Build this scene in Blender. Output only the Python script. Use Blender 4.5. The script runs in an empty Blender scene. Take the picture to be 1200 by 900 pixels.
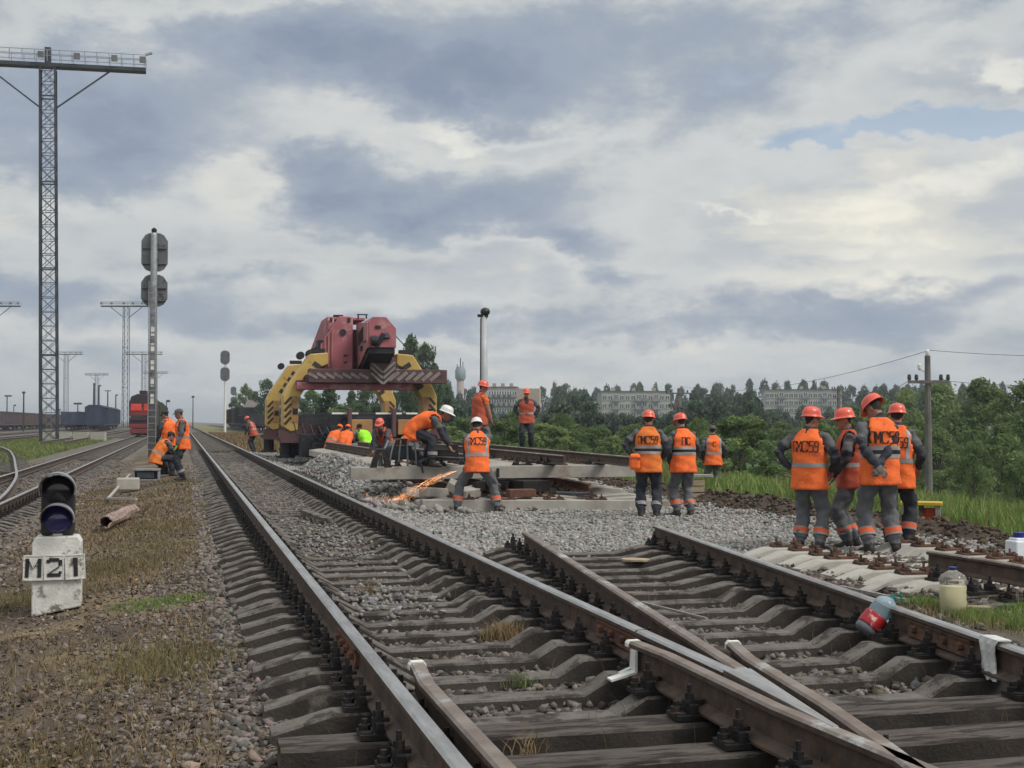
import bpy, bmesh, math, random
import numpy as np
from mathutils import Vector, Matrix, noise
random.seed(7); rng = np.random.default_rng(7)
SC = bpy.context.scene
COL = SC.collection
R = math.radians
PI = math.pi
# ------------------------------------------------------------------ camera
CAMZ = 1.59
PITCH = math.atan(44/1500)
cd = bpy.data.cameras.new("camera"); cam = bpy.data.objects.new("camera", cd); COL.objects.link(cam)
cam.location = (0, 0, CAMZ); cam.rotation_euler = (R(90)+PITCH, 0, 0)
cd.sensor_width = 36; cd.lens = 45; cd.clip_start = 0.05; cd.clip_end = 9000
SC.camera = cam
SC.view_settings.view_transform = 'Standard'; SC.view_settings.look = 'None'
SC.view_settings.exposure = 0.42; SC.view_settings.gamma = 1.0
SC.view_settings.use_curve_mapping = False
SC.render.resolution_x = 1024; SC.render.resolution_y = 768
# ------------------------------------------------------------------ sun and sky
SUN_EL, SUN_AZ = R(50), R(118)          # azimuth clockwise from the viewing direction (+Y)
sd = bpy.data.lights.new("sun", 'SUN'); sd.energy = 1.9; sd.angle = R(24); sd.color = (1.0, 0.95, 0.88)
sun = bpy.data.objects.new("sun", sd); COL.objects.link(sun)
sdir = Vector((math.sin(SUN_AZ)*math.cos(SUN_EL), math.cos(SUN_AZ)*math.cos(SUN_EL), math.sin(SUN_EL)))
sun.rotation_euler = sdir.to_track_quat('Z', 'Y').to_euler()
world = bpy.data.worlds.new("World"); SC.world = world; world.use_nodes = True
def build_sky():
    nt = world.node_tree; N = nt.nodes; L = nt.links; N.clear()
    def math_(op, a, b=None, c=None, clamp=False):
        n = N.new('ShaderNodeMath'); n.operation = op; n.use_clamp = clamp
        for i, x in enumerate((a, b, c)):
            if x is None: continue
            if isinstance(x, (int, float)): n.inputs[i].default_value = x
            else: L.new(x, n.inputs[i])
        return n.outputs[0]
    def mapr(x, a, b, c=0., d=1., smooth=True):
        n = N.new('ShaderNodeMapRange'); n.clamp = True
        if smooth: n.interpolation_type = 'SMOOTHSTEP'
        L.new(x, n.inputs[0])
        for i, q in enumerate((a, b, c, d)): n.inputs[i+1].default_value = q
        return n.outputs[0]
    def noise_(vec, scale, detail=8, rough=.55, dist=0., off=0.):
        m = N.new('ShaderNodeVectorMath'); m.operation = 'ADD'; L.new(vec, m.inputs[0]); m.inputs[1].default_value = (off, off*.7, off*.3)
        n = N.new('ShaderNodeTexNoise'); n.inputs['Scale'].default_value = scale; n.inputs['Detail'].default_value = detail
        n.inputs['Roughness'].default_value = rough; n.inputs['Distortion'].default_value = dist
        L.new(m.outputs[0], n.inputs['Vector']); return n.outputs['Fac']
    tc = N.new('ShaderNodeTexCoord'); sep = N.new('ShaderNodeSeparateXYZ'); L.new(tc.outputs['Generated'], sep.inputs[0])
    x, y, z = sep.outputs
    el = math_('ARCSINE', z); az = math_('ARCTAN2', x, y)
    zz = math_('MAXIMUM', z, 0.0)
    den = math_('ADD', zz, .17)
    comb = N.new('ShaderNodeCombineXYZ')
    L.new(math_('DIVIDE', x, den), comb.inputs[0]); L.new(math_('DIVIDE', y, den), comb.inputs[1])
    q = comb.outputs[0]
    n1 = noise_(q, 1.15, 12, .56, .25, 3.1)
    n2 = noise_(q, 3.4, 12, .62, .3, 11.7)
    n3 = noise_(q, .55, 6, .5, .1, 21.)
    d3 = N.new('ShaderNodeVectorMath'); d3.operation = 'MULTIPLY'; L.new(tc.outputs['Generated'], d3.inputs[0]); d3.inputs[1].default_value = (1, 1, 1.9)
    dv = d3.outputs[0]
    w1 = math_('SUBTRACT', noise_(dv, 5.5, 11, .62, 0., 7.), .5)
    w2 = math_('SUBTRACT', noise_(dv, 6.5, 11, .62, 0., 17.), .5)
    fine = math_('SUBTRACT', noise_(dv, 11., 13, .63, .15, 29.), .5)
    azw = math_('MULTIPLY_ADD', w1, .22, az); elw = math_('MULTIPLY_ADD', w2, .11, el)
    def bumps(lst, acc):
        for px, py, sx, sy, amp in lst:
            a, e = (px-600)/1500, (494-py)/1500
            da = math_('MULTIPLY', math_('SUBTRACT', azw, a), 1500/sx); de = math_('MULTIPLY', math_('SUBTRACT', elw, e), 1500/sy)
            # flat bases, domed tops: stretch the falloff below the middle
            g = math_('EXPONENT', math_('MULTIPLY', math_('ADD', math_('MULTIPLY', da, da), math_('MULTIPLY', de, de)), -1.))
            acc = math_('MULTIPLY_ADD', g, amp, acc)
        return acc
    def ramp(x, stops):
        rp = N.new('ShaderNodeValToRGB'); L.new(x, rp.inputs[0]); cr = rp.color_ramp; cr.interpolation = 'EASE'
        cr.elements[0].position = stops[0][0]; cr.elements[0].color = stops[0][1]+(1,)
        cr.elements[1].position = stops[-1][0]; cr.elements[1].color = stops[-1][1]+(1,)
        for p, c in stops[1:-1]:
            el_ = cr.elements.new(p); el_.color = c+(1,)
        return rp.outputs[0]
    def mixc(f, a, b):
        n = N.new('ShaderNodeMix'); n.data_type = 'RGBA'; L.new(f, n.inputs[0])
        for i, x in ((6, a), (7, b)):
            if isinstance(x, tuple): n.inputs[i].default_value = x+(1,)
            else: L.new(x, n.inputs[i])
        return n.outputs[2]
    # high veil: pale grey with creamy breaks
    V = math_('ADD', math_('MULTIPLY_ADD', n1, .75, .03), math_('MULTIPLY', n2, .32))
    V = math_('MULTIPLY_ADD', fine, .22, V)
    V = bumps(SKYV, V)
    veil = ramp(V, [(.22, (.75, .725, .62)), (.36, (.55, .55, .52)), (.47, (.41, .437, .465)), (.62, (.315, .355, .40)), (.85, (.235, .28, .345))])
    # heavier blue grey cumulus below it, with bright rims
    D = math_('MULTIPLY_ADD', n3, .9, -.36)
    D = math_('MULTIPLY_ADD', w1, .95, D); D = math_('MULTIPLY_ADD', fine, .55, D)
    D = bumps(SKYB, D)
    rim = math_('MULTIPLY', mapr(D, -.12, .14), math_('SUBTRACT', 1., mapr(D, .14, .34)))
    c1 = mixc(math_('MULTIPLY', rim, .45), veil, (.66, .655, .61))
    body = ramp(D, [(.15, (.37, .405, .445)), (.40, (.265, .31, .385)), (.70, (.19, .235, .32)), (1., (.155, .20, .29))])
    c2 = mixc(math_('MULTIPLY', mapr(D, .08, .50), .92), c1, body)
    # small sunlit puffs
    E = bumps(SKYW, math_('MULTIPLY_ADD', fine, 1.5, math_('MULTIPLY', w2, .8)))
    c3 = mixc(math_('MULTIPLY', mapr(E, .25, .75), .75), c2, (.70, .69, .63))
    # cloud cover above the frame lets more light through towards the zenith, as an overcast sky does
    up = math_('MULTIPLY_ADD', mapr(el, .30, 1.2, 0, 1), .7, 1.0)
    cl = N.new('ShaderNodeVectorMath'); cl.operation = 'SCALE'; L.new(c3, cl.inputs[0])
    L.new(math_('MULTIPLY', up, 9.3), cl.inputs['Scale'])
    # low haze band: distant cloud flattens towards pale blue grey
    hz = mapr(el, 0.0, .06, .5, 0.)
    mh = N.new('ShaderNodeMix'); mh.data_type = 'RGBA'; L.new(hz, mh.inputs[0]); L.new(cl.outputs[0], mh.inputs[6])
    mh.inputs[7].default_value = (4.0, 4.3, 4.5, 1)
    sky = N.new('ShaderNodeTexSky'); sky.sky_type = 'NISHITA'; sky.sun_disc = False
    sky.sun_elevation = SUN_EL; sky.sun_rotation = SUN_AZ
    G = bumps(SKYG, math_('MULTIPLY_ADD', fine, 1.5, math_('MULTIPLY', w2, .9)))
    gap = math_('SUBTRACT', 1., mapr(G, .22, .75))
    gp = math_('MAXIMUM', gap, .42)
    mx = N.new('ShaderNodeMix'); mx.data_type = 'RGBA'; L.new(gp, mx.inputs[0]); L.new(sky.outputs[0], mx.inputs[6]); L.new(mh.outputs[2], mx.inputs[7])
    bg = N.new('ShaderNodeBackground'); bg.inputs['Strength'].default_value = .1; L.new(mx.outputs[2], bg.inputs['Color'])
    out = N.new('ShaderNodeOutputWorld'); L.new(bg.outputs[0], out.inputs['Surface'])
SKYB = [(80, 165, 210, 70, .50), (170, 205, 110, 36, .22), (430, 85, 240, 52, .44), (280, 50, 200, 44, .30), (580, 112, 110, 36, .28), (490, 235, 165, 42, .48), (580, 265, 110, 32, .34), (390, 200, 80, 26, .30), (665, 292, 80, 15, .36), (735, 322, 55, 13, .30),
        (850, 60, 280, 90, .26), (1170, 0, 100, 28, .40), (1010, 370, 210, 30, .34), (820, 392, 180, 20, .22), (150, 375, 200, 28, .30), (470, 395, 120, 16, .22), (600, 378, 130, 26, .28), (330, 330, 100, 16, .20), (60, 345, 100, 22, .22), (1150, 345, 90, 22, .26), (760, 230, 150, 60, .12),
        (290, 215, 110, 18, -.22), (600, 168, 110, 18, -.26), (1060, 250, 200, 40, -.34), (30, 268, 100, 12, -.2), (640, 430, 200, 12, -.2), (1110, 110, 90, 22, -.3)]
SKYV = [(1020, 245, 240, 46, -.26), (1080, 300, 160, 20, -.12), (300, 215, 130, 40, -.14), (60, 270, 120, 26, -.18), (560, 170, 130, 26, -.14), (640, 430, 260, 22, -.16), (760, 60, 220, 60, .10), (760, 200, 120, 60, .06), (250, 300, 180, 40, .02), (1000, 330, 160, 14, -.16), (1120, 95, 90, 26, -.16)]
SKYW = [(1130, 108, 80, 14, .60), (1090, 232, 110, 13, .62), (1150, 212, 70, 12, .55), (860, 248, 60, 6, .55), (1030, 305, 110, 14, .62), (920, 373, 40, 5, .55), (280, 205, 80, 18, .36), (60, 258, 80, 14, .40), (420, 170, 100, 12, .38), (560, 160, 60, 9, .45), (850, 172, 60, 9, .45), (980, 346, 60, 8, .42)]
SKYG = [(1090, 165, 150, 13, .62), (950, 180, 70, 8, .45), (1170, 150, 60, 12, .5)]
build_sky()
# ------------------------------------------------------------------ coordinates: u across the tracks, v along them
TH = math.atan((600-213)/1500); CT, ST = math.cos(TH), math.sin(TH)
def W(u, v, z=0.): return Vector((u*CT-v*ST, u*ST+v*CT, z))
def UV(p): return (p[0]*CT+p[1]*ST, -p[0]*ST+p[1]*CT)
def ray(px, py):
    x, y = (px-600)/1500, (450-py)/1500
    return Vector((x, math.cos(PITCH)-y*math.sin(PITCH), math.sin(PITCH)+y*math.cos(PITCH)))
def PX(px, py, z):
    d = ray(px, py); t = (z-CAMZ)/d.z
    return Vector((d.x*t, d.y*t, z))
def PZ(px, py, Z):
    d = ray(px, py); t = Z/d.y
    return Vector((d.x*t, Z, CAMZ+d.z*t))
# ------------------------------------------------------------------ object helpers
def tag(o, label=None, cat=None, group=None, kind=None):
    if label: o['label'] = label
    if cat: o['category'] = cat
    if group: o['group'] = group
    if kind: o['kind'] = kind
    return o
def empty(name, loc=(0, 0, 0), rz=0., label=None, cat=None, group=None):
    o = bpy.data.objects.new(name, None); COL.objects.link(o); o.location = loc; o.rotation_euler = (0, 0, rz)
    o.empty_display_size = .2
    return tag(o, label, cat, group)
def link(name, me, parent=None, loc=None, rot=None, scale=None):
    o = bpy.data.objects.new(name, me); COL.objects.link(o)
    if parent: o.parent = parent
    if loc is not None: o.location = loc
    if rot is not None: o.rotation_euler = rot
    if scale is not None: o.scale = scale
    return o
def copy_tree(o, parent=None):
    c = o.copy(); COL.objects.link(c)
    if parent is not None: c.parent = parent
    for ch in list(o.children): copy_tree(ch, c)
    return c
# ------------------------------------------------------------------ materials
def mat(name, c1, c2=None, scale=6., rough=.85, metal=0., bump=0., bscale=40., attr=None, c3=None, c3s=2., c3t=.6, rvar=.1, spec=.4, emit=None, transl=0., coat=0., stretch=None):
    m = bpy.data.materials.new(name); m.use_nodes = True
    nt = m.node_tree; N = nt.nodes; L = nt.links
    b = N['Principled BSDF']; b.inputs['Metallic'].default_value = metal
    b.inputs['Specular IOR Level'].default_value = spec
    if coat: b.inputs['Coat Weight'].default_value = coat; b.inputs['Coat Roughness'].default_value = .15
    tc = N.new('ShaderNodeTexCoord'); oi = N.new('ShaderNodeObjectInfo')
    mu = N.new('ShaderNodeMath'); mu.operation = 'MULTIPLY'; mu.inputs[1].default_value = 53.7; L.new(oi.outputs['Random'], mu.inputs[0])
    ad = N.new('ShaderNodeVectorMath'); ad.operation = 'ADD'; L.new(tc.outputs['Object'], ad.inputs[0]); L.new(mu.outputs[0], ad.inputs[1])
    vec = ad.outputs[0]
    if stretch:
        mp = N.new('ShaderNodeVectorMath'); mp.operation = 'MULTIPLY'; L.new(vec, mp.inputs[0]); mp.inputs[1].default_value = stretch; vec = mp.outputs[0]
    def nz(s, det=8, ro=.6):
        n = N.new('ShaderNodeTexNoise'); n.inputs['Scale'].default_value = s; n.inputs['Detail'].default_value = det; n.inputs['Roughness'].default_value = ro
        L.new(vec, n.inputs['Vector']); return n.outputs['Fac']
    def mix(f, a, bb, blend='MIX'):
        n = N.new('ShaderNodeMix'); n.data_type = 'RGBA'; n.blend_type = blend
        for i, x in ((0, f), (6, a), (7, bb)):
            if isinstance(x, (int, float)): n.inputs[i].default_value = x
            elif isinstance(x, tuple): n.inputs[i].default_value = x+(1,)
            else: L.new(x, n.inputs[i])
        return n.outputs[2]
    def mr(x, a, bb, c=0., d=1.):
        n = N.new('ShaderNodeMapRange'); n.interpolation_type = 'SMOOTHSTEP'; L.new(x, n.inputs[0])
        for i, q in enumerate((a, bb, c, d)): n.inputs[i+1].default_value = q
        return n.outputs[0]
    if c2 is None: c2 = tuple(x*.72 for x in c1)
    col = mix(mr(nz(scale), .32, .68), c1, c2)
    if c3: col = mix(mr(nz(c3s, 10, .68), c3t-.06, c3t+.06), col, c3)
    if attr:
        at = N.new('ShaderNodeAttribute'); at.attribute_name = attr
        col = mix(1., col, at.outputs['Color'], 'MULTIPLY')
    L.new(col, b.inputs['Base Color'])
    r = mr(nz(scale*2.3), .25, .75, max(0.03, rough-rvar), min(1, rough+rvar)); L.new(r, b.inputs['Roughness'])
    if bump:
        bn = N.new('ShaderNodeBump'); bn.inputs['Strength'].default_value = bump; bn.inputs['Distance'].default_value = .02
        L.new(nz(bscale, 10, .65), bn.inputs['Height']); L.new(bn.outputs[0], b.inputs['Normal'])
    if emit:
        b.inputs['Emission Color'].default_value = emit[0]+(1,); b.inputs['Emission Strength'].default_value = emit[1]
    if transl:
        tr = N.new('ShaderNodeBsdfTranslucent'); L.new(col, tr.inputs['Color'])
        ms = N.new('ShaderNodeMixShader'); ms.inputs[0].default_value = transl
        L.new(b.outputs[0], ms.inputs[1]); L.new(tr.outputs[0], ms.inputs[2]); L.new(ms.outputs[0], N['Material Output'].inputs['Surface'])
    return m
M = {}
M['rail_side'] = mat('rail_side', (.125, .088, .066), (.07, .052, .043), 9, .75, .3, .25, 60, c3=(.16, .085, .05), c3s=5, c3t=.62, spec=.3)
M['rail_top'] = mat('rail_top', (.52, .51, .49), (.34, .32, .30), 3, .34, .85, .05, 80, rvar=.08, stretch=(6, 1, 1))
M['rail_top_old'] = mat('rail_top_old', (.30, .25, .21), (.19, .14, .11), 4, .5, .6, .08, 60, c3=(.5, .49, .47), c3s=2.5, c3t=.6, rvar=.1)
M['rust'] = mat('rust', (.15, .075, .045), (.085, .05, .036), 14, .85, .1, .3, 60, c3=(.045, .036, .032), c3s=7, c3t=.55)
M['rust_red'] = mat('rust_red', (.20, .085, .055), (.11, .055, .04), 10, .8, .2, .3, 60)
M['iron'] = mat('iron', (.035, .031, .03), (.02, .019, .019), 20, .6, .5, .3, 80, c3=(.075, .05, .038), c3s=12, c3t=.6)
M['oldconc'] = mat('old_concrete', (.20, .182, .163), (.135, .12, .107), 7, .92, 0, .9, 70, c3=(.06, .05, .044), c3s=5.0, c3t=.53, spec=.2)
M['newconc'] = mat('new_concrete', (.42, .40, .355), (.35, .33, .29), 4, .9, 0, .35, 70, c3=(.33, .29, .24), c3s=2.2, c3t=.62, spec=.2)
M['panelconc'] = mat('panel_concrete', (.36, .34, .30), (.28, .262, .235), 3, .9, 0, .35, 60, c3=(.24, .20, .16), c3s=1.6, c3t=.6, spec=.2)
M['sidedark'] = mat('dark_side', (.06, .052, .046), (.034, .03, .027), 5, .9, 0, .5, 50, c3=(.13, .115, .10), c3s=4, c3t=.64, spec=.2)  # darker tone for the sides of sleepers and bearers
M['timber'] = mat('bearer_timber', (.18, .155, .137), (.11, .094, .083), 4, .9, 0, .9, 50, c3=(.05, .041, .036), c3s=3.2, c3t=.52, stretch=(1, 6, 6), spec=.2)
M['stone_dark'] = mat('stone_dark', (.16, .145, .132), (.095, .085, .077), 30, .92, 0, .3, 90, attr='tone', spec=.2)
M['stone_grey'] = mat('stone_grey', (.29, .28, .262), (.22, .212, .198), 25, .92, 0, .3, 90, attr='tone', spec=.2)
M['stone_soil'] = mat('stone_soil', (.205, .178, .152), (.13, .11, .093), 25, .95, 0, .3, 90, attr='tone', spec=.15)
M['clod'] = mat('clod', (.10, .078, .06), (.06, .048, .038), 20, .95, 0, .4, 60, attr='tone', spec=.15)
M['white'] = mat('white_paint', (.78, .77, .73), (.62, .61, .57), 6, .6, 0, .15, 60, c3=(.33, .31, .28), c3s=7, c3t=.66)
M['signwhite'] = mat('sign_white', (.72, .71, .66), (.55, .54, .50), 8, .65, 0, .35, 50, c3=(.20, .18, .155), c3s=9, c3t=.585)
M['black'] = mat('black_paint', (.016, .016, .019), (.03, .03, .033), 8, .5, 0, .1, 60)
M['galv'] = mat('galvanised', (.36, .37, .38), (.25, .26, .27), 3, .55, .5, .1, 40)
M['steel_dark'] = mat('steel_dark', (.07, .08, .09), (.045, .05, .058), 4, .6, .4, .1, 40)
# ------------------------------------------------------------------ mesh builder
class MB:
    def __init__(s): s.v = []; s.f = []; s.m = []; s.mi = 0
    def add(s, vs, fs, mi=None):
        o = len(s.v); s.v += [tuple(p) for p in vs]
        for f in fs: s.f.append(tuple(o+i for i in f)); s.m.append(s.mi if mi is None else mi)
        return s
    def box(s, c, d, rot=None, mi=None, taper=1.):
        hx, hy, hz = d[0]/2, d[1]/2, d[2]/2
        vs = [Vector((x*hx*(taper if z > 0 else 1), y*hy*(taper if z > 0 else 1), z*hz)) for z in (-1, 1) for x, y in ((-1, -1), (1, -1), (1, 1), (-1, 1))]
        if rot is not None:
            if not isinstance(rot, Matrix):
                from mathutils import Euler
                rot = Euler(rot).to_matrix()
            vs = [rot @ v for v in vs]
        c = Vector(c); vs = [v+c for v in vs]
        return s.add(vs, [(3, 2, 1, 0), (4, 5, 6, 7), (0, 1, 5, 4), (1, 2, 6, 5), (2, 3, 7, 6), (3, 0, 4, 7)], mi)
    def bar(s, a, b, w, h=None, mi=None):
        a, b = Vector(a), Vector(b); d = b-a
        if d.length < 1e-6: return s
        q = d.to_track_quat('Z', 'Y').to_matrix()
        return s.box((a+b)/2, (w, h or w, d.length), q, mi)
    def tube(s, pts, r, n=8, mi=None, cap=True):
        pts = [Vector(p) for p in pts]
        if not isinstance(r, (list, tuple)): r = [r]*len(pts)
        rings = []; up = None
        for i, p in enumerate(pts):
            t = (pts[min(i+1, len(pts)-1)]-pts[max(i-1, 0)]).normalized()
            if up is None:
                up = Vector((0, 0, 1)) if abs(t.z) < .9 else Vector((1, 0, 0))
            sd_ = t.cross(up).normalized(); up = sd_.cross(t).normalized()
            rings.append([p+sd_*(r[i]*math.cos(2*PI*k/n))+up*(r[i]*math.sin(2*PI*k/n)) for k in range(n)])
        vs = [v for g in rings for v in g]; fs = []
        for i in range(len(pts)-1):
            for k in range(n):
                fs.append((i*n+k, i*n+(k+1) % n, (i+1)*n+(k+1) % n, (i+1)*n+k))
        if cap: fs.append(tuple(range(n))[::-1]); fs.append(tuple((len(pts)-1)*n+k for k in range(n)))
        return s.add(vs, fs, mi)
    def lathe(s, prof, c=(0, 0, 0), n=16, rot=None, mi=None, sx=1., sy=1.):
        vs = []; fs = []
        for (r, z) in prof:
            for k in range(n):
                v = Vector((r*math.cos(2*PI*k/n)*sx, r*math.sin(2*PI*k/n)*sy, z))
                if rot is not None: v = rot @ v
                vs.append(v+Vector(c))
        for i in range(len(prof)-1):
            for k in range(n): fs.append((i*n+k, i*n+(k+1) % n, (i+1)*n+(k+1) % n, (i+1)*n+k))
        fs.append(tuple(range(n))[::-1]); fs.append(tuple((len(prof)-1)*n+k for k in range(n)))
        return s.add(vs, fs, mi)
    def prism(s, poly, y0, y1, axis='y', mi=None, tf=None):
        n = len(poly)
        def mk(a, b, t):
            v = {'y': (a, t, b), 'x': (t, a, b), 'z': (a, b, t)}[axis]
            v = Vector(v); return tf(v) if tf else v
        vs = [mk(a, b, y0) for a, b in poly]+[mk(a, b, y1) for a, b in poly]
        fs = [tuple(range(n)), tuple(range(2*n-1, n-1, -1))]+[(i, i+n, (i+1) % n+n, (i+1) % n) for i in range(n)]
        return s.add(vs, fs, mi)
    def mesh(s, name, mats, smooth=False):
        me = bpy.data.meshes.new(name); me.from_pydata(s.v, [], s.f)
        for m in (mats if isinstance(mats, (list, tuple)) else [mats]): me.materials.append(M[m] if isinstance(m, str) else m)
        me.polygons.foreach_set('material_index', s.m)
        if smooth: me.polygons.foreach_set('use_smooth', [True]*len(s.f))
        bm = bmesh.new(); bm.from_mesh(me); bmesh.ops.recalc_face_normals(bm, faces=bm.faces); bm.to_mesh(me); bm.free()
        me.update(); return me
    def build(s, name, mats, parent=None, loc=None, rot=None, smooth=False):
        return link(name, s.mesh(name, mats, smooth), parent, loc, rot)
def sharp(o, ang=35):
    me = o.data if hasattr(o, 'data') else o
    me.polygons.foreach_set('use_smooth', [True]*len(me.polygons)); me.set_sharp_from_angle(angle=R(ang)); return o
def bevel(o, w, seg=2):
    b = o.modifiers.new('bevel', 'BEVEL'); b.width = w; b.segments = seg; b.limit_method = 'ANGLE'; b.angle_limit = R(35); return o
def npmesh(name, verts, faces, material, tone=None, smooth=False):
    me = bpy.data.meshes.new(name); k = faces.shape[1]
    me.vertices.add(len(verts)); me.vertices.foreach_set('co', verts.astype(np.float32).ravel())
    me.loops.add(faces.size); me.loops.foreach_set('vertex_index', faces.astype(np.int32).ravel())
    me.polygons.add(len(faces)); me.polygons.foreach_set('loop_start', np.arange(0, faces.size, k, dtype=np.int32))
    me.materials.append(M[material] if isinstance(material, str) else material)
    if tone is not None:
        a = me.attributes.new('tone', 'FLOAT_COLOR', 'POINT'); t = np.ones((len(verts), 4), np.float32)
        t[:, :3] = tone if tone.ndim == 2 else tone[:, None]; a.data.foreach_set('color', t.ravel())
    if smooth: me.polygons.foreach_set('use_smooth', np.ones(len(faces), bool))
    me.update(calc_edges=True); me.validate(); return me
# ------------------------------------------------------------------ ground
ICO_V = []
_p = (1+5**.5)/2
for a in (-1, 1):
    for b in (-_p, _p): ICO_V += [(a, b, 0), (0, a, b), (b, 0, a)]
ICO_V = np.array(ICO_V); ICO_V /= np.linalg.norm(ICO_V[0])
_bm = bmesh.new()
for v in ICO_V: _bm.verts.new(v)
_bm.verts.ensure_lookup_table(); bmesh.ops.convex_hull(_bm, input=_bm.verts); _bm.normal_update()
ICO_F = np.array([[v.index for v in f.verts] for f in _bm.faces if len(f.verts) == 3]); _bm.free()
def sstep(x, a, b):
    t = np.clip((x-a)/(b-a), 0, 1); return t*t*(3-2*t)
def edge_shift(v): return np.interp(v, [38, 60, 120, 400], [0, 2.5, 9, 14])
def vnoise(u, v, s, seed=0):
    # cheap smooth value noise on numpy arrays
    x = np.asarray(u)*s+seed*17.3; y = np.asarray(v)*s+seed*9.1
    xi = np.floor(x); yi = np.floor(y); fx = x-xi; fy = y-yi; fx = fx*fx*(3-2*fx); fy = fy*fy*(3-2*fy)
    h = lambda a, b: np.modf(np.abs(np.sin(a*127.1+b*311.7+seed*3.3)*43758.5453))[0]
    return (h(xi, yi)*(1-fx)+h(xi+1, yi)*fx)*(1-fy)+(h(xi, yi+1)*(1-fx)+h(xi+1, yi+1)*fx)*fy
def fb(u, v, s, seed=0): return (vnoise(u, v, s, seed)*.5+vnoise(u, v, s*2.1, seed+1)*.3+vnoise(u, v, s*4.3, seed+2)*.2)
def gz(u, v):
    u = np.asarray(u, float); v = np.asarray(v, float)
    zl = np.interp(u, [-3000, -6.8, -5.9, -2.4, -1.7, -.6, .25, .7, 2.8, 3.05], [-.26, -.25, -.235, -.225, -.12, .0, .06, .04, .04, .05])
    ue = np.where(u > 9.3, np.maximum(9.3, u-edge_shift(v)), u)
    near = np.interp(ue, [3.05, 5.6, 6.3, 9.0, 9.5, 10.0, 10.8, 40, 70, 3000], [.04, .04, .03, .03, .06, .17, -.02, -3.3, -4.8, -6])
    work = np.interp(ue, [3.05, 3.35, 3.7, 9.0, 9.6, 10.1, 10.8, 40, 70, 3000], [.13, .09, .01, 0., .05, .18, -.02, -3.3, -4.8, -6])
    k = sstep(v, 13.2, 14.4); z = np.where(u < 3.05, zl, near*(1-k)+work*k)
    z = z+.10*np.exp(-((u+.1)/.6)**2)*sstep(v, 20, 26)*(1-sstep(v, 40, 50))
    z = z+.74*np.exp(-((u-3.72)/.52)**2-((v-31.)/6.)**4)
    z = z+.32*np.exp(-((u-4.2)/.8)**2-((v-24.6)/.8)**2)
    z = z+.20*np.exp(-((u-6.5)/1.4)**2-((v-28)/3.)**2)
    z = z+.05*np.exp(-((u-1.75)/.50)**2)*sstep(v, 13., 16)*(1-sstep(v, 60, 90))*np.clip(fb(u, v, .8, 61)*2.6-.45, 0, 1.2)
    ridge = np.exp(-((ue-10.0)/.5)**2)
    z = z+ridge*(fb(u, v, 1.1, 5)-.45)*.35
    rough = np.interp(np.abs(u-1.75), [1.3, 2.5, 8], [.010, .045, .05])
    z = z+(fb(u, v, 1.6, 3)-.5)*rough*2*np.where(u > 12, 4, 1)
    return z
def nonuni(segs):
    o = []
    for a, b, st in segs: o += list(np.arange(a, b-1e-6, st))
    return np.array(o+[segs[-1][1]])
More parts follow.
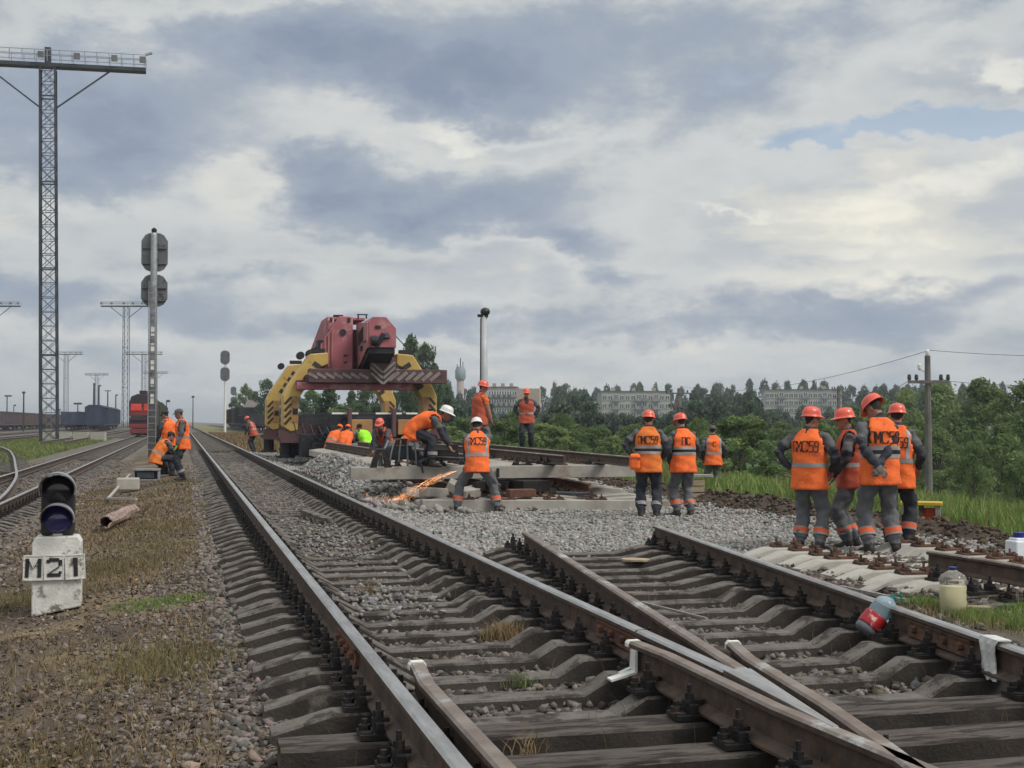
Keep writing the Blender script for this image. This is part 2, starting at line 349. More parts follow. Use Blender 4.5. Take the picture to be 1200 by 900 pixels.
def build_ground():
    us = nonuni([(-2400, -400, 250), (-400, -60, 20), (-60, -14, 2), (-14, -4, .5), (-4, 12, .14), (12, 40, .8), (40, 100, 4), (100, 400, 30), (400, 2600, 220)])
    vs = nonuni([(-60, 0, 6), (0, 3, .6), (3, 20, .14), (20, 50, .3), (50, 110, 1.2), (110, 400, 12), (400, 6000, 280)])
    U, V = np.meshgrid(us, vs); u = U.ravel(); v = V.ravel(); z = gz(u, v)
    nu, nv = len(us), len(vs)
    i = (np.arange(nv-1)[:, None]*nu+np.arange(nu-1)[None, :]).ravel()
    F = np.stack([i, i+1, i+nu+1, i+nu], 1)
    P = np.stack([u, v, z], 1)
    # what the ground is made of, place by place
    def colr(c): return np.array(c)[None, :]
    n = fb(u, v, .9, 8); nn = fb(u, v, .35, 12); n4 = fb(u, v, 3.1, 2)
    c = np.ones((len(u), 3))*colr((.155, .135, .118))                    # yard ballast
    soil = colr((.108, .085, .070)); oil = colr((.075, .065, .058)); gravel = colr((.25, .24, .225)); grass = colr((.085, .13, .04)); dry = colr((.21, .165, .095)); mud = colr((.08, .062, .048))
    def put(c, w, col): w = np.clip(w, 0, 1)[:, None]; return c*(1-w)+col*w
    med = sstep(u, -2.6, -1.9)*(1-sstep(u, -.1, .5)); c = put(c, med*.85, soil)
    c = put(c, med*sstep(n+n4*.3, .62, .8)*.8, dry); 
    c = put(c, sstep(u, .3, .6)*(1-sstep(u, 5.6, 6.1))*(1-sstep(v, 13.6, 14.6))*.9, oil)
    c = put(c, sstep(u, .3, .6)*(1-sstep(u, 2.9, 3.2))*(1-sstep(v, 60, 140))*.75, oil*1.5)
    c = put(c, sstep(u, 5.7, 6.1)*(1-sstep(u, 9.4, 9.8))*(1-sstep(v, 12, 13.5)), colr((.085, .07, .058)))
    ue = u-np.where(u > 9.3, edge_shift(v), 0)
    wk = sstep(u, 3.0, 3.3)*(1-sstep(ue, 9.0, 9.7))*sstep(v, 13.3, 14.2)*(1-sstep(v, 60, 75)); c = put(c, wk, gravel)
    c = put(c, sstep(ue, 9.1, 9.6)*(1-sstep(ue, 10.6, 11.2)), mud)
    c = put(c, sstep(ue, 10.3, 10.7), grass*(.7+.7*nn[:, None]))
    pg = sstep(u, -17, -15)*(1-sstep(u, -7.6, -6.6))*sstep(v, 42, 58)*(1-sstep(v, 130, 170)); c = put(c, pg*(.75+.4*n), grass*1.25)
    vg = sstep(u, 3.0, 3.4)*(1-sstep(u, 8, 10))*sstep(v, 62, 75); c = put(c, vg*.9, dry*.8+grass*.35)
    far = sstep(v, 170, 420); c = put(c, far*.6*(u < 3), colr((.12, .125, .10)))
    me = npmesh('ground', P, F, 'ground', c, True)
    o = link('ground', me, rot=(0, 0, TH)); tag(o, kind='structure')
M['ground'] = mat('ground', (1.15, 1.15, 1.15), (.72, .72, .72), 1.4, .95, 0, .7, 16, attr='tone', spec=.1)
build_ground()
def stones(name, u, v, size, material, tone, sink=.3, label=None, flat=.75, zoff=0.):
    n = len(u); P = np.zeros((n, 12, 3)); base = ICO_V[None]*(1+rng.normal(0, .30, (n, 12, 1)).clip(-.55, .6))*rng.uniform(.75, 1.25, (n, 12, 3))
    sc = size[:, None]*np.stack([rng.uniform(.75, 1.25, n), rng.uniform(.75, 1.25, n), rng.uniform(.5, .95, n)*flat/.75], 1)/2
    base = base*sc[:, None, :]
    ang = rng.uniform(0, 2*PI, n); tl = rng.normal(0, .5, n)
    ca, sa = np.cos(ang), np.sin(ang); ct, st = np.cos(tl), np.sin(tl)
    x, y, z = base[..., 0], base[..., 1], base[..., 2]
    y2 = y*ct[:, None]-z*st[:, None]; z2 = y*st[:, None]+z*ct[:, None]
    x3 = x*ca[:, None]-y2*sa[:, None]; y3 = x*sa[:, None]+y2*ca[:, None]
    uu = u[:, None]+x3; vv = v[:, None]+y3; zz = (gz(u, v)+zoff+sc[:, 2]*(1-2*sink))[:, None]+z2
    P[..., 0] = uu*CT-vv*ST; P[..., 1] = uu*ST+vv*CT; P[..., 2] = zz
    F = (np.arange(n)[:, None, None]*12+ICO_F[None]).reshape(-1, 3)
    t = np.repeat(tone, 12, axis=0)
    o = link(name, npmesh(name, P.reshape(-1, 3), F, material, t))
    return tag(o, label, None, None, 'stuff')
def area(n, u0, u1, v0, v1, falloff=1.):
    u = rng.uniform(u0, u1, n); t = rng.uniform(0, 1, n)**falloff
    return u, v0+(v1-v0)*t
def tones(n, s=.28, warm=.0, base=1.):
    t = np.clip(rng.normal(base, s, n), .35, 2.)[:, None]*np.ones((1, 3))
    t[:, 0] *= 1+rng.normal(warm, .06, n); t[:, 2] *= 1-rng.normal(warm, .06, n)
    return t
# dark oily stones in the turnout and the running track
u, v = area(21000, .2, 5.7, 3.2, 14.2, 1.15)
stones('ballast_stones', u, v, rng.uniform(.025, .07, len(u)), 'stone_dark', tones(len(u), .35, .03), label='dark oily ballast stones between the sleepers of the turnout')
u, v = area(9000, .2, 3.2, 14.2, 46, 1.7)
stones('ballast_stones', u, v, rng.uniform(.03, .075, len(u)), 'stone_dark', tones(len(u), .35, .03, 1.35), label='dusty ballast stones between the sleepers of the running track')
u = np.concatenate([rng.normal(1.9, .5, 500), rng.normal(1.6, .25, 260)]); v = np.concatenate([rng.normal(16.2, 1.5, 500), rng.normal(10.6, .5, 260)])
stones('ballast_stones', u, v, rng.uniform(.03, .06, len(u)), 'stone_grey', tones(len(u), .25, 0, .72), label='pale spilled stones in the middle of the running track', zoff=.06)
# brown stony verge left of the running track
u, v = area(17000, -2.4, .45, 4.6, 42, 1.6); kk = fb(u, v, .8, 31) > .36; u, v = u[kk], v[kk]
sz = rng.uniform(.010, .036, len(u))*(1+1.2*(rng.random(len(u)) > .95))
stones('verge_stones', u, v, sz, 'stone_soil', tones(len(u), .4, .06, .8), label='brown and grey stones strewn over the dirt verge left of the running track')
u = rng.normal(.05, .32, 2600); v = 4.6+10*rng.random(2600)**1.3
stones('verge_stones', u, v, rng.uniform(.016, .05, 2600), 'stone_dark', tones(2600, .4, .03, 1.25), label='coarse dark stones beside the outer sleeper ends of the running track')
# new grey ballast bed of the work site
u, v = area(25000, 3.0, 9.6, 13.6, 26, 1.35)
keep = v > 13.4+.25*np.abs(np.sin(u*2.1)); u, v = u[keep], v[keep]
stones('new_ballast', u, v, rng.uniform(.035, .072, len(u)), 'stone_grey', tones(len(u), .25), label='fresh grey ballast spread over the work site')
u, v = area(15000, 2.95, 9.7, 26, 48, 1.3)
stones('new_ballast', u, v, rng.uniform(.045, .10, len(u)), 'stone_grey', tones(len(u), .27), label='fresh grey ballast heaped beyond the track panels')
u, v = area(5000, 2.95, 9.5, 46, 64, 1.1)
stones('new_ballast', u, v, rng.uniform(.06, .14, len(u)), 'stone_grey', tones(len(u), .27), label='coarse grey ballast under and beside the crane')
u, v = area(2600, 5.6, 9.7, 8.4, 14, 1.)
stones('work_stones', u, v, rng.uniform(.03, .075, len(u)), 'stone_dark', tones(len(u), .4, .04, 1.1), label='dark stones and dirt round the new concrete sleepers')
# dirt ridge
v = 7+42*rng.random(7000)**1.5; u = rng.normal(10.0, .38, 7000)+edge_shift(v)
stones('dirt_ridge_clods', u, v, rng.uniform(.02, .085, 7000)*(1+(rng.random(7000) > .96)), 'clod', tones(7000, .4, .04), label='brown clods of the earth ridge between the ballast and the grass')
# left track ballast
u, v = area(9000, -7.4, -1.9, 15, 60, 1.5)
stones('siding_stones', u, v, rng.uniform(.035, .085, len(u)), 'stone_soil', tones(len(u), .33, .03, .9), label='grey brown ballast stones round the left hand siding')

# small stones left lying on the sleepers
kk = rng.integers(0, 45, 900); v = 10.3+.543*kk+rng.uniform(-.05, .05, 900); u = 1.753+rng.uniform(-.36, .36, 900)
stones('loose_stones', u, v, rng.uniform(.012, .04, 900), 'stone_dark', tones(900, .35, .03, 1.4), label='loose stones lying on the sleepers of the running track', zoff=.062)
u = np.concatenate([rng.normal(4.3, .5, 700), rng.normal(4.6, .7, 500)]); v = np.concatenate([rng.normal(23.2, .5, 700), rng.normal(22.6, .5, 500)])
stones('rubble', u, v, rng.uniform(.04, .16, len(u)), 'stone_grey', tones(len(u), .3, .02, .9), label='grey rubble at the broken left end of the lower track panel', zoff=.04)
# ------------------------------------------------------------------ tracks
ZR = .40
RAILP = [(-.075, 0), (.075, 0), (.075, .012), (.013, .036), (.009, .136), (.0375, .147), (.0375, .168), (.027, .18), (-.027, .18), (-.0375, .168), (-.0375, .147), (-.009, .136), (-.013, .036), (-.075, .012)]
def rail_mb(path, mb=None, zbase=None, shape=RAILP, top=1):
    """sweep the rail section along (u, v[, z]) points given in track coordinates"""
    mb = mb or MB(); n = len(shape); o = len(mb.v)
    pts = [Vector((p[0], p[1], p[2] if len(p) > 2 else (zbase if zbase is not None else ZR-.18))) for p in path]
    for i, p in enumerate(pts):
        t = pts[min(i+1, len(pts)-1)]-pts[max(i-1, 0)]; t.z = 0; t.normalize(); s = Vector((t.y, -t.x, 0))
        for x, z in shape: mb.v.append(tuple(p+s*x+Vector((0, 0, z))))
    for i in range(len(pts)-1):
        for k in range(n):
            mb.f.append((o+i*n+k, o+i*n+(k+1) % n, o+(i+1)*n+(k+1) % n, o+(i+1)*n+k)); mb.m.append(top if shape[k][1] >= .165 and shape[(k+1) % n][1] >= .165 else 0)
    mb.f.append(tuple(o+k for k in range(n))); mb.m.append(0)
    mb.f.append(tuple(o+(len(pts)-1)*n+k for k in range(n))[::-1]); mb.m.append(0)
    return mb
def sleeper_mb(L=2.7, half_top=.074, half_bot=.108, seats=(.8,), seed=0, chip=.004):
    """concrete sleeper: raised rail seats, sloped down to a lower middle and towards the ends; top of seat at z=0"""
    rs = random.Random(seed); st = []
    def hz(x):
        x = abs(x)
        return float(np.interp(x, [0, .40, .565, 1.03, 1.10, L/2], [-.088, -.088, 0, 0, -.010, -.088]))
    xs = [-L/2, -1.22, -1.10, -1.03, -.8, -.565, -.48, -.40, -.15, .15, .40, .48, .565, .8, 1.03, 1.10, 1.22, L/2]
    mb = MB()
    for x in xs:
        w = 1. if abs(x) < L/2-.01 else .86
        j = lambda: rs.uniform(-chip, chip)
        mb.v += [(x, -half_bot*w, -.20), (x, -(half_top+.012)*w+j()*.5, hz(x)-.016+j()), (x, -half_top*w+j(), hz(x)+j()*.6), (x, half_top*w+j(), hz(x)+j()*.6), (x, (half_top+.012)*w+j()*.5, hz(x)-.016+j()), (x, half_bot*w, -.20)]
    n = 6
    for i in range(len(xs)-1):
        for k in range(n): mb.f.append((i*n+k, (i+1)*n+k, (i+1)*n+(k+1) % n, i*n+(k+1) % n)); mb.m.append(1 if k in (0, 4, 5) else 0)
    mb.f.append(tuple(range(n))); mb.m.append(0); mb.f.append(tuple((len(xs)-1)*n+k for k in range(n))[::-1]); mb.m.append(0)
    return mb
def fastening_mb(tall=True):
    """baseplate with two clamp bolts and two anchor bolts either side of the rail; z=0 is the sleeper seat"""
    mb = MB(); mb.box((0, 0, .012), (.37, .15, .024))
    for s in (-1, 1):
        mb.box((s*.098, 0, .045), (.035, .13, .045)); mb.box((s*.088, 0, .075), (.075, .05, .018))
        mb.lathe([(.012, .06), (.012, .155)], (s*.098, 0, 0), 6); mb.lathe([(.024, .084), (.024, .116)], (s*.098, 0, 0), 6)
        mb.lathe([(.028, .02), (.028, .05), (.016, .052), (.016, .075)], (s*.155, .028, 0), 6); mb.lathe([(.03, .02), (.03, .03)], (s*.155, -.03, 0), 6)
    return mb
SLEEP = [sleeper_mb(seed=k).mesh('sleeper', ['oldconc', 'sidedark']) for k in range(5)]
SLEEPN = [sleeper_mb(seed=k+20, chip=.003, half_top=.11, half_bot=.15).mesh('sleeper', ['newconc', 'newconc']) for k in range(3)]
FAST = fastening_mb().mesh('rail_fastening', 'iron')
def bearer_mesh(L, seed, prof, half_top=.105, half_bot=.14, z0=-.20):
    rs = random.Random(seed); mb = MB(); xs = list(np.linspace(0, L, max(4, int(L/.12))))
    xs = sorted(set([round(x, 3) for x in xs]+[round(p, 3) for p in prof[0] if 0 <= p <= L]))
    for x in xs:
        h = float(np.interp(x, prof[0], prof[1])); j = lambda: rs.uniform(-.0022, .0022); w = 1. if 0 < x < L else .9
        mb.v += [(x, -half_bot*w, z0), (x, -(half_top+.01)*w+j(), h-.014+j()), (x, -half_top*w+j(), h+j()*.6), (x, half_top*w+j(), h+j()*.6), (x, (half_top+.01)*w+j(), h-.014+j()), (x, half_bot*w, z0)]
    n = 6
    for i in range(len(xs)-1):
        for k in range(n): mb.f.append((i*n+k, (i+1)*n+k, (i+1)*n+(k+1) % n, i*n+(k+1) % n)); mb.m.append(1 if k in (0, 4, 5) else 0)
    mb.f.append(tuple(range(n))); mb.m.append(0); mb.f.append(tuple((len(xs)-1)*n+k for k in range(n))[::-1]); mb.m.append(0)
    return mb
def sleeper_at(track, u, v, z, mesh, fast=(), rot=0., tilt=0.):
    s = link('sleeper', mesh, track, (u, v, z), (random.uniform(-.015, .015), tilt+random.uniform(-.006, .006), rot+random.uniform(-.018, .018)))
    for x in fast: link('rail_fastening', FAST, s, (x, 0, 0.001))
    return s
def joint_bar(parent, u, v, z, side, L=.8, material='rust_red', ang=0.):
    mb = MB(); mb.prism([(-.004, .045), (.03, .04), (.022, .075), (.022, .11), (.032, .135), (.006, .14)], -L/2, L/2)
    for k in range(4):
        mb.lathe([(.024, 0), (.024, .03)], (.022, -L*.38+L*.253*k, .092), 6, Matrix.Rotation(R(90), 3, 'Y'))
    return mb.build('joint_bar', material, parent, (u+side*.009, v, z), (0, 0, ang if side > 0 else ang+PI))
uL, uR = .951, 2.555
def Au(v): return 2.60+.128*(v-5.5)
def Bu(v): return Au(v)+1.618
track = empty('railway_track', (0, 0, 0), TH, 'straight running track with a worn shiny left rail leading away past the crane', 'railway track')
def rpath(u0, v0, v1, st=2.): return [(u0, vv) for vv in np.arange(v0, v1, st)]+[(u0, v1)]
def curve_far(u0): return [(u0, vv) for vv in np.arange(2.0, 50, 4.)]+[(u0+(.00045*(vv-50)**2 if vv < 400 else 0)*0, vv) for vv in np.arange(50, 500, 25.)]
r1 = rail_mb(curve_far(uL)).build('rail', ['rail_side', 'rail_top'], track); sharp(r1)
r2 = rail_mb([(uR, 6.95)]+[p for p in curve_far(uR) if p[1] > 7.5]).build('rail', ['rail_side', 'rail_top'], track); sharp(r2)
SW = (-.012, .012)
v = 10.3; i = 0
vend = 62.
while v < vend:
    near = v < 30
    sleeper_at(track, 1.753, v, ZR-.204, SLEEP[i % 5], (-.8, .8) if near else ())
    v += .543; i += 1
far_mb = MB()
while v < 170:
    far_mb.box((1.753, v, ZR-.27), (2.7, .2, .14)); far_mb.box((uL, v, ZR-.18), (.36, .16, .05)); far_mb.box((uR, v, ZR-.18), (.36, .16, .05)); v += .543
tag(far_mb.build('sleeper', 'oldconc', track), kind='stuff')
mid = MB()
for vv in np.arange(30.2, 62, .543):
    for uu in (uL, uR): mid.box((uu, vv, ZR-.165), (.36, .14, .05)); 
tag(mid.build('rail_fastening', 'iron', track), kind='stuff')
joint_bar(r1, uL, 7.35, ZR-.18, -1); joint_bar(r2, uR, 7.25, ZR-.18, -1)
# ---- turnout: diverging rails, frog, wing and check rails, long bearers
turn = empty('railway_turnout', (0, 0, 0), TH, 'dark oily turnout with a frog where its cut rails end in the fresh ballast', 'railway turnout')
da = math.atan(.128)
rA = rail_mb([(Au(v), v) for v in (5.72, 6, 7, 8, 10, 12, 13.45)], zbase=ZR-.182).build('rail', ['rail_side', 'rail_top_old'], turn); sharp(rA)
rB = rail_mb([(Bu(v), v) for v in (2.5, 4, 6, 8, 10, 12, 13.9)]).build('rail', ['rail_side', 'rail_top'], turn); sharp(rB)
joint_bar(rB, Bu(6.75), 6.75, ZR-.18, -1, material='rust', ang=-da)
# frog: solid nose between the two converging rails
FR = [(-.03, 0), (.03, 0), (.03, .18), (-.03, .18)]
nose = MB(); nose.prism([(Au(4.55)-.012, 4.55), (Au(4.55)+.012, 4.55), (Au(5.72)+.034, 5.72), (uR-.034, 5.72)], ZR-.18, ZR+.002, 'z')
nz_ = nose.build('frog_nose', 'rail_top', turn)
o = rail_mb([(uR, 5.72), (uR, 6.93)], zbase=ZR-.18).build('frog_rail', ['rail_side', 'rail_top'], turn); sharp(o)
wl = rail_mb([(uR-.165, 6.62), (uR-.128, 6.2), (uR-.125, 4.95), (uR-.14+.06, 4.3), (uR-.04+.06, 3.0)]).build('wing_rail', ['rail_side', 'rail_top_old'], turn); sharp(wl)
wr = rail_mb([(Au(6.45)+.175, 6.45), (Au(6.0)+.128, 6.0), (Au(4.95)+.125, 4.95), (Au(4.3)+.09, 4.3), (Au(3.0)-.02, 3.0)]).build('wing_rail', ['rail_side', 'rail_top_old'], turn); sharp(wr)
ck = rail_mb([(uL+.175, 6.22), (uL+.135, 5.75), (uL+.13, 3.2)], zbase=ZR-.165).build('check_rail', ['rail_side', 'rail_top_old'], turn); sharp(ck)
def rail_cap(parent, u, v, z, ang, material='white', L=.035, tall=True):
    mb = MB(); sh = [(x*1.12, zz*1.02-.001) for x, zz in RAILP] if tall else [(-.042, .143), (.042, .143), (.042, .17), (.03, .185), (-.03, .185), (-.042, .17)]
    mb.prism(sh, -.004, L); return mb.build('painted_end', material, parent, (u, v, z), (0, 0, ang))
rail_cap(wl, uR-.165, 6.60, ZR-.18, R(5)); rail_cap(wr, Au(6.45)+.175, 6.43, ZR-.18, -da+R(4), L=.03, tall=False); rail_cap(ck, uL+.175, 6.2, ZR-.165, R(5), L=.04, tall=False)
# painted flag on the foot of the left wing rail
mb = MB(); mb.box((-.10, 0, .012), (.15, .07, .012), (0, R(-14), 0)); mb.box((-.03, 0, .075), (.014, .06, .14)); mb.build('painted_strap', 'white', wl, (uR-.165, 6.52, ZR-.18))
# bearers
v = 4.0; i = 0
while v < 10.1:
    u0 = .42; u1 = Bu(v)+.52; L = u1-u0
    seats = [uL-u0, uR-u0, Au(v)-u0, Bu(v)-u0]
    if v < 6.05:
        prof = ([0, L], [-.005, -.005]); me = bearer_mesh(L, i, prof, .115, .12).mesh('bearer', ['timber', 'sidedark'])
    else:
        a, b, c, d = seats; lo = -.09
        xs = [0, a-.24, a+.22, a+.37, b-.42, b-.26, b+.18]; hs = [-.075, 0, 0, lo, lo, 0, 0]
        xs += [max(b+.2, c+.16), max(b+.30, c+.30), d-.42, d-.26, d+.22, L]; hs += [0, lo, lo, 0, 0, -.075]
        me = bearer_mesh(L, i, (xs, hs), .074, .105).mesh('bearer', ['oldconc', 'sidedark'])
    s = link('bearer', me, turn, (u0, v, ZR-.204), (0, 0, random.uniform(-.006, .006)))
    for x in (seats if v > 5.3 else [seats[0], seats[3]]): link('rail_fastening', FAST, s, (x, 0, .001))
    if v < 6.6:
        for x in (seats[1]-.13, seats[2]+.13): link('rail_fastening', FAST, s, (x, 0, .0015))
    v += .53 if v > 6 else .56; i += 1
while v < 13.9:
    L = 2.35; u0 = Au(v)-.42
    xs = [0, .18, .64, .9, 1.45, 1.78, 2.22, L]; hs = [-.05, 0, 0, -.07, -.07, 0, 0, -.05]
    s = link('bearer', bearer_mesh(L, i, (xs, hs), .074, .105).mesh('bearer', ['oldconc', 'sidedark']), turn, (u0, v, ZR-.204), (0, 0, -da*.6))
    for x in (.42, .42+1.618): link('rail_fastening', FAST, s, (x, 0, .001))
    v += .55; i += 1
# outer left sleeper ends next to the near flat bearers keep their humps
# ---- third track: new sleepers with rusty baseplates, one old rail
third = empty('railway_track', (0, 0, 0), TH, 'unfinished track of new pale sleepers with rusty baseplates and a single rail', 'railway track')
PLATE = MB(); PLATE.box((0, 0, .012), (.36, .16, .022))
for s in (-1, 1):
    PLATE.box((s*.10, 0, .035), (.05, .13, .03)); PLATE.box((s*.165, .03, .03), (.04, .04, .03)); PLATE.bar((s*.10, .03, .03), (s*.108, .04, .095), .022); PLATE.box((s*.10, -.03, .055), (.03, .035, .025))
PLATE = PLATE.mesh('rail_fastening', 'rust')
v = 8.3; i = 0
while v < 14.0:
    new = v > 10.4
    j = random.uniform(-.05, .05) if new else 0
    s = sleeper_at(third, 7.63+j, v, .135 if new else .075, (SLEEPN if new else SLEEP)[i % 3], (), R(1.5) if new else 0)
    for x in (-.8, .8):
        p = link('rail_fastening', PLATE if v > 10.9 or x > 0 else FAST, s, (x, 0, .001), (0, 0, random.uniform(-.12, .12)))
    v += .46 if new else .545; i += 1
r3 = rail_mb([(7.03, 11.05), (7.10, 10.2), (7.13, 8.5), (7.13, 3)], zbase=.16).build('rail', ['rail_side', 'rail_top_old'], third); sharp(r3)
# ---- left siding
ZL = .07
left = empty('railway_track', (0, 0, 0), TH, 'left hand siding with rusty rails running towards the red locomotive', 'railway track')
dz = ZL-.18
for uu in (-3.26, -4.86):
    o = rail_mb([(uu, vv) for vv in list(np.arange(8, 60, 6))+list(np.arange(60, 420, 30))], zbase=dz).build('rail', ['rail_side', 'rail_top'], left); sharp(o)
v = 12.; i = 0
while v < 62:
    sleeper_at(left, -4.06, v, ZL-.204, SLEEP[i % 5], (-.8, .8) if v < 32 else ()); v += .56; i += 1
far_mb = MB()
while v < 150: far_mb.box((-4.06, v, ZL-.27), (2.7, .2, .14)); v += .56
tag(far_mb.build('sleeper', 'oldconc', left), kind='stuff')
sw = empty('railway_turnout', (0, 0, 0), TH, 'curved rails of a switch branching left off the siding', 'railway turnout')
cpts = [(-3.4, 25.5), (-3.5, 27.3), (-3.8, 31.2), (-4.5, 38.5), (-5.6, 47.6), (-7.4, 62), (-9.4, 76), (-13, 96), (-17, 118)]
def smooth(pts, n=6):
    pts = [Vector(p+(0,)*(3-len(p))) for p in pts]; out = []
    for i in range(len(pts)-1):
        p0, p1, p2, p3 = pts[max(i-1, 0)], pts[i], pts[i+1], pts[min(i+2, len(pts)-1)]
        for k in range(n):
            t = k/n; out.append(.5*((2*p1)+(-p0+p2)*t+(2*p0-5*p1+4*p2-p3)*t*t+(-p0+3*p1-3*p2+p3)*t**3))
    out.append(pts[-1]); return out
for off in (0, -1.6):
    o = rail_mb([(p.x+off, p.y) for p in smooth(cpts)], zbase=dz+.002).build('rail', ['rail_side', 'rail_top'], sw); sharp(o)
mbs = MB()
for v in np.arange(47, 100, .6):
    uu = float(np.interp(v, [p[1] for p in cpts], [p[0] for p in cpts])); mbs.box((uu-.8, v, ZL-.27), (2.7, .22, .14))
tag(mbs.build('sleeper', 'oldconc', sw), kind='stuff')
for k, uu in enumerate((-9.2, -15.5, -21., -33.5, 10.8)):
    lab = ['yard track between the grass and the blue boxcars', 'yard track carrying the dark blue boxcars', 'yard track beside the dark blue boxcars', 'distant yard track carrying the gondola train', 'track carrying the dark train right of the running track'][k]
    t = empty('railway_track', (0, 0, 0), TH, lab, 'railway track', 'tracks of the distant yard')
    v0 = (100, 110, 100, 110, 95)[k]
    for du in (-.8, .8):
        o = rail_mb([(uu+du, vv) for vv in np.arange(v0, 520, 30)], zbase=-.05 if uu < 0 else .05).build('rail', ['rail_side', 'rail_top'], t); sharp(o)
# ------------------------------------------------------------------ people
M['vest'] = mat('vest_orange', (.93, .185, .045), (.80, .145, .036), 5, .8, 0, .8, 16, spec=.2, c3=(.50, .11, .05), c3s=5, c3t=.61)
M['vest_amber'] = mat('vest_amber', (.80, .21, .045), (.66, .165, .036), 5, .8, 0, .8, 16, spec=.2, c3=(.48, .14, .05), c3s=5, c3t=.61)
M['vest_faded'] = mat('vest_faded', (.50, .11, .065), (.40, .085, .05), 6, .85, 0, .5, 22, spec=.2)
M['lime'] = mat('vest_lime', (.34, .85, .04), (.28, .68, .04), 7, .8, 0, .4, 22, spec=.2)
M['band'] = mat('reflective_band', (.36, .34, .33), (.28, .265, .26), 9, .5, .15, .2, 40)
M['bandblk'] = mat('band_dark', (.018, .018, .022), None, 9, .8)
M['ink'] = mat('vest_print', (.03, .014, .012), (.055, .02, .015), 40, .85)
M['jacket'] = mat('jacket', (.055, .058, .07), (.035, .037, .046), 9, .9, 0, .7, 14, spec=.2)
M['jacketgrey'] = mat('jacket_grey', (.13, .132, .135), (.10, .10, .105), 9, .9, 0, .7, 14, spec=.2)
M['trousers'] = mat('trousers', (.155, .157, .165), (.105, .108, .116), 8, .92, 0, .9, 12, spec=.15)
M['trousersdark'] = mat('trousers_dark', (.05, .053, .064), (.033, .035, .043), 8, .92, 0, .9, 12, spec=.15)
M['boot'] = mat('boot', (.022, .018, .017), (.035, .028, .025), 12, .6, 0, .3, 40)
M['skin'] = mat('skin', (.36, .18, .125), (.30, .14, .095), 20, .6, 0, .15, 60, spec=.3)
M['hair'] = mat('hair', (.03, .022, .018), None, 60, .8)
M['helmet'] = mat('helmet_orange', (.78, .12, .07), (.66, .10, .06), 6, .32, 0, .04, 30, coat=.3, c3=(.5, .16, .12), c3s=9, c3t=.68)
M['helmetw'] = mat('helmet_white', (.74, .74, .72), (.64, .64, .62), 6, .35, 0, .04, 30, coat=.3)
M['tee'] = mat('tshirt_orange', (.82, .17, .03), None, 8, .85, 0, .5, 22)
M['glove'] = mat('glove_grey', (.22, .20, .185), (.12, .11, .10), 18, .9, 0, .3, 50)
M['gloveo'] = mat('glove_orange', (.72, .12, .05), (.55, .09, .04), 18, .9, 0, .3, 50)
M['gloveg'] = mat('glove_green', (.22, .55, .06), None, 18, .9)
M['shinband'] = mat('shin_band_orange', (.80, .15, .055), (.62, .12, .05), 12, .8, 0, .3, 40)
GLY = {'П': [[(0, 0), (0, 1), (1, 1), (1, 0)]], 'М': [[(0, 0), (0, 1), (.5, .35), (1, 1), (1, 0)]], 'С': [[(1, .8), (.8, 1), (.2, 1), (0, .8), (0, .2), (.2, 0), (.8, 0), (1, .2)]],
       '5': [[(1, 1), (0, 1), (0, .58), (.75, .58), (1, .42), (1, .15), (.8, 0), (0, 0)]], '9': [[(1, .5), (.2, .5), (0, .65), (0, .85), (.2, 1), (.8, 1), (1, .85), (1, .15), (.8, 0), (0, .02)]]}
def limb_ik(a, b, l1, l2, hint):
    d = b-a; L = d.length; L2 = min(L, (l1+l2)*.999); dn = d/L; b = a+dn*L2
    x = (l1*l1-l2*l2+L2*L2)/(2*L2); h = math.sqrt(max(0, l1*l1-x*x)); hp = hint-dn*hint.dot(dn)
    if hp.length < 1e-4: hp = Vector((0, 0, 1)).cross(dn)
    return a+dn*x+hp.normalized()*h, b
def loft(bm, rings, n=14, pw=2.0):
    vs = []
    for c, ax, ay, rx, ry in rings:
        r = []
        for k in range(n):
            t = 2*PI*k/n; ct, st = math.cos(t), math.sin(t)
            r.append(bm.verts.new(c+ax*(rx*math.copysign(abs(ct)**(2/pw), ct))+ay*(ry*math.copysign(abs(st)**(2/pw), st))))
        vs.append(r)
    for i in range(len(vs)-1):
        for k in range(n): bm.faces.new((vs[i][k], vs[i][(k+1) % n], vs[i+1][(k+1) % n], vs[i+1][k]))
    bm.faces.new(vs[0][::-1]); bm.faces.new(vs[-1])
    return vs
def blob(bm, c, r3, rot=None, n=10):
    rings = []; rot = rot or Matrix.Identity(3)
    for i in range(n+1):
        a = -PI/2+PI*(i+.02)/(n+.04); rings.append((Vector(c)+rot @ Vector((0, 0, r3[2]*math.sin(a))), rot @ Vector((1, 0, 0)), rot @ Vector((0, 1, 0)), r3[0]*math.cos(a), r3[1]*math.cos(a)))
    loft(bm, rings, 12)
